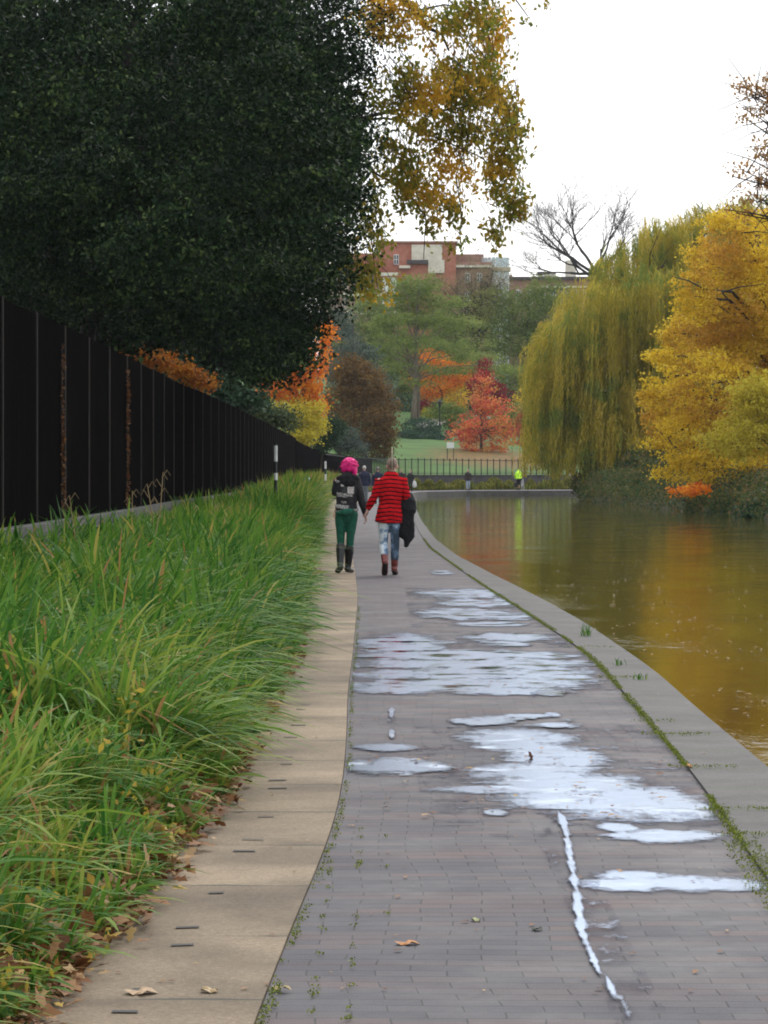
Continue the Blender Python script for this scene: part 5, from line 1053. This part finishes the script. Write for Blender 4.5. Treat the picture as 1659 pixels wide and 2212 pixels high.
    # boots / shoes
    for K, A, To in ((J['KL'], J['AL'], J['TL']), (J['KR'], J['AR'], J['TR'])):
        bm = MB(); K, A, To = Vector(K), Vector(A), Vector(To); top = lerp(A, K, look.get('boot', .12)); g2 = .012; hl = A + (A - To).normalized() * .045 + Vector((0, 0, -.04)); dn = Vector((0, 0, 0))
        tall = look.get('boot', 0) > .6; loft(bm, [(top, .066 if tall else .056, .072 if tall else .06), (lerp(A, top, .7), .068 if tall else .054, .076 if tall else .058), (lerp(A, top, .35), .058 if tall else .052, .062 if tall else .056), (A, .048, .054), (hl + Vector((0, 0, .01)), .046, .034)], 14, flat=True)
        loft(bm, [(hl, .034 + g2, .034), (lerp(A, To, .35) + Vector((0, 0, -.02)), .036 + g2, .038), (lerp(A, To, .8) + Vector((0, 0, -.008)), .040 + g2, .028), (To + (To - A).normalized() * .02, .032 + g2, .022)], 12)
        o = fuse('boot', bm, look['boots'], t, T, min(voxel, .01), 2)
        if voxel < .012:
            bm = MB(); dnv = (To - A).normalized().cross(Vector((1, 0, 0))).normalized(); dnv = -dnv if dnv.z > 0 else dnv
            loft(bm, [(hl + dnv * .034, .036, .014), (lerp(A, To, .4) + dnv * .052 + Vector((0, 0, -.0)), .036, .010), (To + dnv * .026, .042, .012)], 12); fuse('sole', bm, look.get('sole', m_blk), o, T, .008, 1)
    # upper garment
    bm = MB(); gu = look.get('ug', .018); torso(bm, gu, hem=look.get('hem', .86), w=look.get('uw', 1.0))
    for S_, E_, W_, side in ((SL_, J['EL'], J['WL'], 0), (SR_, J['ER'], J['WR'], 1)):
        ch = arm_chain(Vector(S_), Vector(E_), Vector(W_), gu * .9); loft(bm, [(lerp(S_, (0, 0, 1.37), .45), .06 + gu, .065 + gu)] + ch, 14)
    if look.get('collar'): loft(bm, [(nk - Vector((0, 0, .04)), .085, .08), (nk + Vector((0, -.005, .02)), .07, .07)], 14)
    up = fuse(look.get('uname', 'jacket'), bm, look['upper'], t, T, voxel, 2, .0055 if voxel < .02 else 0, 5)
    if look.get('hair'):
        bm = MB(); ell(bm, hv + Vector((0, -.014, .042)), (.084, .094, .096), 16); fuse('hair', bm, look['hair'], t, T, min(voxel, .014), 1)
    return t, T, up, hv
WALK = lambda ph=1: dict(SL=(-.185, 0, 1.385), SR=(.185, 0, 1.385), EL=(-.235, -.03 * ph, 1.12), WL=(-.245, .06 * ph, .88), ER=(.235, .02 * ph, 1.12), WR=(.245, .08, .89),
            KL=(-.09, .06 * ph, .50), AL=(-.095, -.10 * ph, .10), TL=(-.105, .06 - .10 * ph, .03), KR=(.09, -.0 * ph + .05, .49), AR=(.095, .12 * ph, .09), TR=(.105, .28 * ph if ph > 0 else .1, .03))
# ---- the woman with pink hair (photo: feet at 1239, head at 985)
wp = G(752, 1239); wb = Vector((W(748, 0, wp.y).x - .0, wp.y, .012))
u_ = 1035.0
def wl_(x, y, dy=0): return Vector(((x - 405) / u_, dy, (1968 - y) / u_))
Jw = dict(head=(.045, .03, 1.575), neck=(.02, 0, 1.43), SL=(-.135, 0, 1.36), SR=(.165, 0, 1.36), EL=(-.165, .05, 1.20), WL=(-.125, .26, 1.26), ER=wl_(640, 815, -.02), WR=wl_(706, 1055, .02), dR=(.10, .03, -1), sR=(.25, -1, 0), dL=(.3, .8, .4),
          HL=(-.080, 0, .87), HR=(.085, 0, .87), KL=wl_(318, 1500, .02), KR=wl_(462, 1520, .03), AL=wl_(312, 1860, -.08), TL=(-.13, .05, .03), AR=wl_(430, 1885, .10), TR=(.075, .24, .03), curl=.5)
m_green = cloth('green_cloth', (.006, .075, .045), (.012, .12, .07)); m_bjack = cloth('black_cloth', (.010, .010, .012), (.02, .019, .022)); m_boot = noisy('black_leather', (.008, .008, .010), (.02, .02, .022), 14, .32)
pw, Tw, upw, hvw = person(wb, 0, .985, 'woman with bright pink hair in black jacket and green trousers holding hands on the towpath', Jw, dict(trousers=m_green, tg=.006, slim=.98, boots=m_boot, boot=.93, upper=m_bjack, ug=.022, hem=.945, uw=.94, sw=.98, collar=True), .009)
m_pink, nt, b = new_mat('pink_hair'); Lk = nt.links.new
tc = nd(nt, 'ShaderNodeTexCoord'); mp = nd(nt, 'ShaderNodeMapping'); mp.inputs['Scale'].default_value = (1, 1, .35); Lk(tc.outputs['Object'], mp.inputs[0]); no = nd(nt, 'ShaderNodeTexNoise', i_Scale=60, i_Detail=4); Lk(mp.outputs[0], no.inputs['Vector'])
r = ramp(nt, [(.3, (.5, .004, .12)), (.6, (.85, .01, .22)), (.75, (.5, .03, .4))]); Lk(no.outputs['Fac'], r.inputs[0]); Lk(r.outputs[0], b.inputs['Base Color']); b.inputs['Roughness'].default_value = .5; bp = nd(nt, 'ShaderNodeBump', i_Strength=.8, i_Distance=.01); Lk(no.outputs['Fac'], bp.inputs['Height']); Lk(bp.outputs[0], b.inputs['Normal'])
bm = MB(); ell(bm, hvw + Vector((0, -.005, .055)), (.112, .125, .105), 16); ell(bm, hvw + Vector((-.07, 0, .0)), (.052, .10, .09)); ell(bm, hvw + Vector((.08, -.01, -.02)), (.045, .09, .13)); ell(bm, hvw + Vector((.085, -.02, -.10)), (.028, .05, .06)); ell(bm, hvw + Vector((0, -.07, .01)), (.09, .05, .07))
gh = random.Random(4)
for k in range(110):
    a = gh.uniform(0, 6.28); e_ = gh.uniform(-.2, 1.5); d_ = Vector((math.cos(a) * math.cos(e_), math.sin(a) * math.cos(e_) * .9 - .2, math.sin(e_))); q = hvw + Vector((0, -.005, .05)) + Vector((d_.x * .112, d_.y * .12, d_.z * .105)); loft(bm, [(q - d_ * .02, .014, .012), (q + d_ * .012 + Vector((0, 0, -.012)), .008, .007), (q + d_ * .028 + Vector((gh.uniform(-.01, .01), 0, -.03)), .005, .005)], 6)
fuse('hair', bm, m_pink, pw, Tw, .0065, 0, .003)
m_fur = noisy('black_fur', (.004, .004, .005), (.010, .010, .012), 40, 1, 1, 90)
bm = MB(); loft(bm, [(Vector((.03 + .13 * math.cos(a), .0 + .10 * math.sin(a), 1.41 - .02 * math.sin(a))), .055, .05) for a in np.linspace(-3.0, 0.2, 9)], 10); ell(bm, (.03, -.10, 1.36), (.13, .055, .095)); fuse('hood', bm, m_fur, pw, Tw, .01, 2, .004, 3)
# patches sewn on the back of the jacket: grids pressed on to its surface
def patch_mat(name, bg, ink, sx_, sz_):
    m, nt, b = new_mat(name); Lk = nt.links.new; tc = nd(nt, 'ShaderNodeTexCoord'); mp = nd(nt, 'ShaderNodeMapping'); mp.inputs['Scale'].default_value = (sx_, 1, sz_); Lk(tc.outputs['Object'], mp.inputs[0])
    no = nd(nt, 'ShaderNodeTexNoise', i_Scale=1, i_Detail=2); Lk(mp.outputs[0], no.inputs['Vector']); r = ramp(nt, [(.47, ink), (.53, bg)]); Lk(no.outputs['Fac'], r.inputs[0]); Lk(r.outputs[0], b.inputs['Base Color']); b.inputs['Roughness'].default_value = .9; return m
pm1 = patch_mat('printed_patch', (.5, .48, .45), (.05, .05, .05), 95, 60); pm2 = patch_mat('pale_patch', (.62, .6, .56), (.35, .35, .33), 40, 50); pm3 = patch_mat('red_patch', (.45, .40, .40), (.35, .06, .05), 24, 24)
def back_patch(up, par, T, x0, x1, z0, z1, mat, lean=0, rnd=False):
    bv = BVHTree.FromObject(up, bpy.context.evaluated_depsgraph_get()); M_ = up.matrix_world
    nx_, nz_ = 9, 9; vs_ = []; ok = True; Pm = par.location
    for i in range(nz_):
        for j in range(nx_):
            u1, v1 = j / (nx_-1) * 2 - 1, i / (nz_-1) * 2 - 1
            if rnd: k_ = math.sqrt(max(1 - v1 * v1 / 2, 0)); l_ = math.sqrt(max(1 - u1 * u1 / 2, 0)); u1, v1 = u1 * k_, v1 * l_
            x = (x0 + x1) / 2 + u1 * (x1 - x0) / 2; z = (z0 + z1) / 2 + v1 * (z1 - z0) / 2 + lean * (x - x0)
            wq = T @ Vector((x, 0, z)); lo_ = wq - Pm; hit = bv.ray_cast(Vector((lo_.x, lo_.y - 1.5, lo_.z)), Vector((0, 1, 0)))
            if hit[0] is None: return
            vs_.append(tuple(hit[0] + Vector((0, -.005, 0))))
    fs_ = [(i * nx_ + j, i * nx_ + j + 1, (i+1) * nx_ + j + 1, (i+1) * nx_ + j) for i in range(nz_-1) for j in range(nx_-1)]
    me = bpy.data.meshes.new('patch'); me.from_pydata(vs_, [], fs_); me.materials.append(mat); o = bpy.data.objects.new('patch', me); col.objects.link(o); o.parent = par
bpy.context.view_layer.update()
def bp_(cx0, cx1, cy0, cy1, mat, lean=0, rnd=False): a = wl_(cx0, cy1); c = wl_(cx1, cy0); back_patch(upw, pw, Tw, a.x / .985, c.x / .985, a.z / .985, c.z / .985, mat, lean, rnd)
bp_(425, 525, 630, 755, pm2, -.05); bp_(395, 488, 540, 612, pm3, 0, True); bp_(260, 420, 735, 800, pm1, -.12); bp_(420, 505, 768, 802, pm1); bp_(250, 405, 822, 862, pm1, -.15); bp_(330, 410, 866, 900, pm1, -.1); bp_(248, 445, 915, 972, pm1, -.12); bp_(258, 300, 555, 590, pm1); bp_(325, 372, 590, 650, pm2, .1); bp_(335, 412, 655, 735, patch_mat('grey_patch', (.06, .065, .065), (.03, .03, .03), 50, 50))
m_stud, nt, b = new_mat('stud_metal'); b.inputs['Base Color'].default_value = (.6, .58, .52, 1); b.inputs['Metallic'].default_value = .7; b.inputs['Roughness'].default_value = .35
bm = MB(); cz = .935
loft(bm, [(Vector((.0 + .168 * math.cos(a), .128 * math.sin(a), cz + .012 * math.cos(a))), .012, .022) for a in np.linspace(-math.pi, 0, 16)], 8, Vector((0, 1, 0))); belt = fuse('belt', bm, m_bjack, pw, Tw, .008, 1)
for k in range(15):
    a = -2.75 + k * .163; bm = MB(); bm.box((.180 * math.cos(a), .140 * math.sin(a), cz + .012 * math.cos(a)), (.010, .012, .028), a); me = bpy.data.meshes.new('stud'); me.from_pydata(bm.v, [], bm.f); me.transform(Tw); link('stud', me, m_stud, belt)
bm = MB(); loft(bm, [((-.13, -.12, .90), .02, .02), ((-.04, -.155, .905), .055, .03), ((.05, -.15, .925), .05, .03), ((.12, -.12, .945), .015, .015)], 12, Vector((0, 0, 1))); fuse('waist_bag', bm, m_green, pw, Tw, .01, 3, .003)
bm = MB(); loft(bm, [((-.172, -.03, .95), .014, .010), ((-.178, -.035, .88), .022, .012), ((-.174, -.03, .83), .014, .010)], 8); fuse('tag', bm, noisy('orange_tag', (.5, .2, .08), (.65, .5, .35), 20, .7), pw, Tw, .006, 1)

# ---- the man with the mohawk
mp_ = G(841, 1242.5); mb_ = Vector((W(842, 0, mp_.y).x, mp_.y, 0))
def ml_(x, y, dy=0): return Vector(((x - 1110) / u_, dy, (1995 - y) / u_))
m_strip, nt, b = new_mat('striped_knit'); Lk = nt.links.new
tc = nd(nt, 'ShaderNodeTexCoord'); sx = nd(nt, 'ShaderNodeSeparateXYZ'); Lk(tc.outputs['Object'], sx.inputs[0]); no = nd(nt, 'ShaderNodeTexNoise', i_Scale=7, i_Detail=2); Lk(tc.outputs['Object'], no.inputs['Vector'])
a1 = nd(nt, 'ShaderNodeMath', operation='MULTIPLY_ADD'); Lk(no.outputs['Fac'], a1.inputs[0]); a1.inputs[1].default_value = .03; Lk(sx.outputs['Z'], a1.inputs[2])
ab = nd(nt, 'ShaderNodeMath', operation='ABSOLUTE'); Lk(sx.outputs['X'], ab.inputs[0]); a2 = nd(nt, 'ShaderNodeMath', operation='MULTIPLY_ADD'); Lk(ab.outputs[0], a2.inputs[0]); a2.inputs[1].default_value = .12; Lk(a1.outputs[0], a2.inputs[2])
md = nd(nt, 'ShaderNodeMath', operation='MODULO'); Lk(a2.outputs[0], md.inputs[0]); md.inputs[1].default_value = .0585
r = ramp(nt, [(.0, (.012, .006, .008)), (.016, (.012, .006, .008)), (.020, (.48, .008, .012)), (1, (.5, .008, .014))]); Lk(md.outputs[0], r.inputs[0]); Lk(r.outputs[0], b.inputs['Base Color']); b.inputs['Roughness'].default_value = .95; b.inputs['Specular IOR Level'].default_value = .1
nk_ = nd(nt, 'ShaderNodeTexNoise', i_Scale=140, i_Detail=2); Lk(tc.outputs['Object'], nk_.inputs['Vector']); bp = nd(nt, 'ShaderNodeBump', i_Strength=.5, i_Distance=.006); Lk(nk_.outputs['Fac'], bp.inputs['Height']); Lk(bp.outputs[0], b.inputs['Normal'])
m_jean, nt, b = new_mat('bleached_denim'); Lk = nt.links.new
tc = nd(nt, 'ShaderNodeTexCoord'); sx = nd(nt, 'ShaderNodeSeparateXYZ'); Lk(tc.outputs['Object'], sx.inputs[0]); no = nd(nt, 'ShaderNodeTexNoise', i_Scale=8, i_Detail=4, i_Roughness=.6); Lk(tc.outputs['Object'], no.inputs['Vector'])
a1 = nd(nt, 'ShaderNodeMath', operation='MULTIPLY_ADD'); Lk(sx.outputs['X'], a1.inputs[0]); a1.inputs[1].default_value = -1.1; Lk(no.outputs['Fac'], a1.inputs[2])
r = ramp(nt, [(.36, (.035, .06, .09)), (.48, (.09, .14, .2)), (.56, (.2, .3, .44)), (.64, (.6, .66, .68))]); Lk(a1.outputs[0], r.inputs[0]); Lk(r.outputs[0], b.inputs['Base Color']); b.inputs['Roughness'].default_value = .9
m_bootr = noisy('oxblood_leather', (.13, .025, .02), (.21, .045, .035), 20, .4)
Jm = dict(head=(.035, .02, 1.585), neck=(.035, 0, 1.45), SL=(-.155, 0, 1.365), SR=(.195, 0, 1.365), EL=ml_(880, 800, -.03), WL=ml_(785, 985, .01), dL=(-.35, .02, -1), sL=(-.4, -1, .1), ER=(.245, -.01, 1.13), WR=(.22, .20, 1.08), dR=(-.4, 1, 0),
          HL=(-.085, 0, .88), HR=(.085, 0, .88), KL=ml_(1015, 1530, .05), KR=ml_(1190, 1540, .06), AL=ml_(1040, 1800, -.14), TL=(-.075, -.05, .03), AR=ml_(1180, 1890, .12), TR=(.08, .28, .03), curl=.5)
pm, Tm, upm, hvm = person(mb_, 0, 1.0, 'man with a blond mohawk in red and black striped jumper carrying a black coat', Jm, dict(trousers=m_jean, tname='jeans', tg=.012, slim=.98, cut=.62, boots=m_bootr, boot=.5, upper=m_strip, uname='jumper', ug=.022, hem=.77, uw=.95, sw=1.06), .009)
# shaved sides and mohawk
m_stub = noisy('shaved_hair', (.2, .13, .1), (.28, .19, .15), 60, .7); bm = MB(); ell(bm, hvm + Vector((0, -.014, .04)), (.079, .090, .092), 16); hr = fuse('hair', bm, m_stub, pm, Tm, .008, 1)
for (mat_, rx_, off_, hg) in ((noisy('blond_hair', (.42, .36, .24), (.6, .52, .36), 40, .6), .010, -.002, 1.0), (m_blk, .005, .013, .85), (m_blk, .004, -.014, .7)):
    bm = MB(); ch = []
    for a in np.linspace(.5, 4.0, 12):
        d_ = Vector((0, math.cos(a), math.sin(a))); up_ = hg * (.055 + .10 * max(0, math.exp(-((a - 1.75) / .35) ** 2))) if a < 3.0 else .03; c_ = hvm + Vector((off_, -.014, .04)); ch.append((c_ + Vector((0, d_.y * .088, d_.z * .090)) + d_ * up_ * .45, rx_, .02 + up_ * .5))
    loft(bm, ch, 10); fuse('mohawk', bm, mat_, hr, Tm, .005, 1, .001)
# coat over his forearm
t = empty('coat', Tm @ Vector((.25, .05, 1.1))); tag(t, 'black coat draped over the forearm of the man with the mohawk', 'coat')
bm = MB()
loft(bm, [(ml_(1415, 790, .08), .045, .06), (ml_(1405, 880, .05), .10, .12), (ml_(1385, 1000, .03), .125, .12), (ml_(1350, 1100, .03), .115, .10), (ml_(1345, 1220, .03), .12, .095), (ml_(1340, 1330, .03), .125, .09), (ml_(1325, 1385, .03), .105, .07)], 20)
loft(bm, [(ml_(1400, 1000, 0), .08, .06), (ml_(1400, 1200, 0), .078, .05), (ml_(1402, 1400, 0), .082, .045), (ml_(1372, 1490, 0), .055, .035), (ml_(1355, 1555, 0), .035, .022)], 16)
loft(bm, [(ml_(1470, 900, .05), .03, .06), (ml_(1492, 990, .05), .03, .06), (ml_(1462, 1060, .05), .02, .05)], 12); loft(bm, [(ml_(1270, 900, .06), .05, .06), (ml_(1250, 1100, .04), .05, .07), (ml_(1250, 1300, .04), .05, .05), (ml_(1245, 1390, .04), .035, .03)], 14)
fuse('cloth', bm, m_fur, t, Tm, .01, 3, .006, 8)

# ---- other walkers
m_navy = cloth('navy_cloth', (.010, .014, .035), (.02, .026, .055)); m_greyj = cloth('grey_denim', (.12, .15, .17), (.22, .25, .27)); m_dk = cloth('dark_cloth', (.012, .012, .015), (.03, .028, .03)); m_brn = cloth('brown_cloth', (.022, .016, .016), (.05, .035, .035))
m_ljean = cloth('light_denim', (.22, .28, .36), (.36, .43, .52)); m_hair_w = noisy('white_hair', (.5, .47, .43), (.62, .58, .53), 30, .8); m_hair_d = noisy('dark_hair', (.02, .018, .016), (.05, .045, .04), 30, .8); m_hair_g = noisy('grey_hair', (.14, .13, .12), (.24, .22, .2), 30, .8)
def put(px, py, z=.0): p = G(px, py, z); return Vector((p.x, p.y, z))
person(put(787, 1089.5), 0, 1.0, 'white haired man in navy jacket and grey jeans walking between the couple', WALK(1), dict(trousers=m_greyj, boots=m_dk, upper=m_navy, hem=.84, ug=.035, uw=1.12, hair=m_hair_w, sw=1.08, tg=.02), .02)
person(put(816, 1088.5), 0, .97, 'dark haired walker in navy coat half hidden by the striped jumper', WALK(-1), dict(trousers=m_dk, boots=m_dk, upper=m_navy, hem=.72, ug=.035, uw=1.05, hair=m_hair_g, sw=1.0), .02)
person(put(867, 1062), math.pi, .94, 'distant walker in dark jacket just right of the mohawk', WALK(1), dict(trousers=m_dk, boots=m_dk, upper=m_brn, hem=.80, ug=.03, hair=m_hair_d), .026)
Jb = WALK(-1); pb, Tb, ub, hb = person(put(887, 1062), math.pi, .91, 'distant walker in black carrying a white bag at the canal edge', Jb, dict(trousers=m_dk, boots=m_dk, upper=m_dk, hem=.62, ug=.02, hair=m_hair_g), .026)
q = Tb @ Vector((-.30, .05, .62)); t = empty('carrier_bag', q + Vector((0, 0, -.2))); tag(t, 'white carrier bag held by the distant walker in black', 'bag'); bm = MB(); loft(bm, [((0, 0, .23), .03, .03), ((0, 0, .12), .13, .07), ((.01, 0, -.05), .17, .09), ((.01, 0, -.2), .15, .08)], 12); fuse('bag_body', bm, m_white, t, Matrix.Translation(q), .015, 2, .004)
bm = MB(); bm.tube([q + Vector((-.05, 0, .2)), q + Vector((-.03, 0, .33)), q + Vector((.03, 0, .33)), q + Vector((.05, 0, .2))], .008, 5); bm.build('handle', m_white, t)
person(put(1011, 1059.6), math.pi, .95, 'man in brown jacket and pale jeans walking towards us along the far path', WALK(1), dict(trousers=m_ljean, boots=m_dk, upper=m_brn, hem=.80, ug=.04, uw=1.12, hair=m_hair_g, sw=1.1, tg=.02), .022)
m_hv, nt, b = new_mat('high_visibility'); b.inputs['Base Color'].default_value = (.52, .95, .03, 1); b.inputs['Roughness'].default_value = .7
Jc = dict(head=(.02, .30, 1.50), neck=(.02, .22, 1.40), SL=(-.17, .18, 1.35), SR=(.19, .18, 1.35), EL=(-.24, .26, 1.10), WL=(-.22, .46, .98), ER=(.26, .26, 1.10), WR=(.24, .46, .98), dL=(0, 1, -.1), dR=(0, 1, -.1),
          KL=(-.12, .12, .52), AL=(-.14, -.05, .10), TL=(-.16, .12, .04), KR=(.03, .12, .52), AR=(.03, .02, .10), TR=(.03, .20, .04))
cpos = put(1121, 1059.4)
person(cpos, .15, .98, 'cyclist in a fluorescent yellow jacket and black shorts standing astride a bicycle', Jc, dict(trousers=m_dk, tname='shorts', cut=.12, boots=m_dk, upper=m_hv, hem=.88, ug=.05, uw=1.15, sw=1.1, tg=.03, hair=m_hv), .022)
# bicycle beside the cyclist, seen almost end on
t = empty('bicycle', cpos + Vector((.28, .1, 0)), -.2); tag(t, 'grey bicycle seen end on beside the cyclist in the yellow jacket', 'bicycle')
c0 = cpos + Vector((.28, .1, 0)); Mr = Matrix.Rotation(-.2, 3, 'Z'); m_bike = noisy('silver_frame', (.35, .35, .36), (.5, .5, .52), 10, .3)
bw = lambda x, y, z: c0 + Mr @ Vector((x, y, z))
for yw in (-.52, .52):
    mb = MB(); mb.tube([bw(0, yw + .33 * math.cos(a), .34 + .33 * math.sin(a)) for a in np.linspace(0, 2 * math.pi, 29)], .021, 6, False); wh = mb.build('wheel', m_blk, t, True)
    mb = MB(); mb.tube([bw(0, yw + .30 * math.cos(a), .34 + .30 * math.sin(a)) for a in np.linspace(0, 2 * math.pi, 29)], .014, 6, False)
    for k in range(12): a = k * math.pi / 6; mb.tube([bw(0, yw, .34), bw(0, yw + .30 * math.cos(a), .34 + .30 * math.sin(a))], .003, 3, False)
    mb.build('rim', m_bike, wh)
mb = MB()
for a_, b2 in (((0, -.52, .34), (0, -.12, .30)), ((0, -.12, .30), (0, -.26, .84)), ((0, -.52, .34), (0, -.24, .78)), ((0, -.12, .30), (0, .36, .76)), ((0, -.24, .78), (0, .34, .84)), ((0, .52, .34), (0, .34, .92))): mb.tube([bw(*a_), bw(*b2)], .019, 6)
mb.build('frame', m_bike, t)
mb = MB(); mb.tube([bw(-.27, .36, .98), bw(-.1, .36, 1.0), bw(0, .34, .95), bw(.1, .36, 1.0), bw(.27, .36, .98)], .014, 6); mb.build('handlebar', m_blk, t)
mb = MB(); mb.tube([bw(0, -.40, .88), bw(0, -.28, .89), bw(0, -.12, .87)], [.07, .06, .02], 8); mb.build('saddle', m_blk, t)
mb = MB(); mb.box(bw(-.44, -.4, .42), (.26, .32, .34), -.2); mb.build('pannier', m_dk, t)

# ------------------------------------------------------------------ autumn haze
mh = bpy.data.materials.new('haze'); mh.use_nodes = True; nt = mh.node_tree; nt.nodes.clear()
o_ = nt.nodes.new('ShaderNodeOutputMaterial'); pv = nt.nodes.new('ShaderNodeVolumePrincipled'); pv.inputs['Color'].default_value = (.88, .92, 1, 1); pv.inputs['Density'].default_value = .00009; pv.inputs['Anisotropy'].default_value = .2
nt.links.new(pv.outputs[0], o_.inputs['Volume'])
mb = MB(); mb.box((0, 0, 28), (5200, 5200, 61.4)); h = mb.build('haze', mh); tag(h, kind='stuff', label='thin damp autumn haze filling the whole scene', cat='haze')
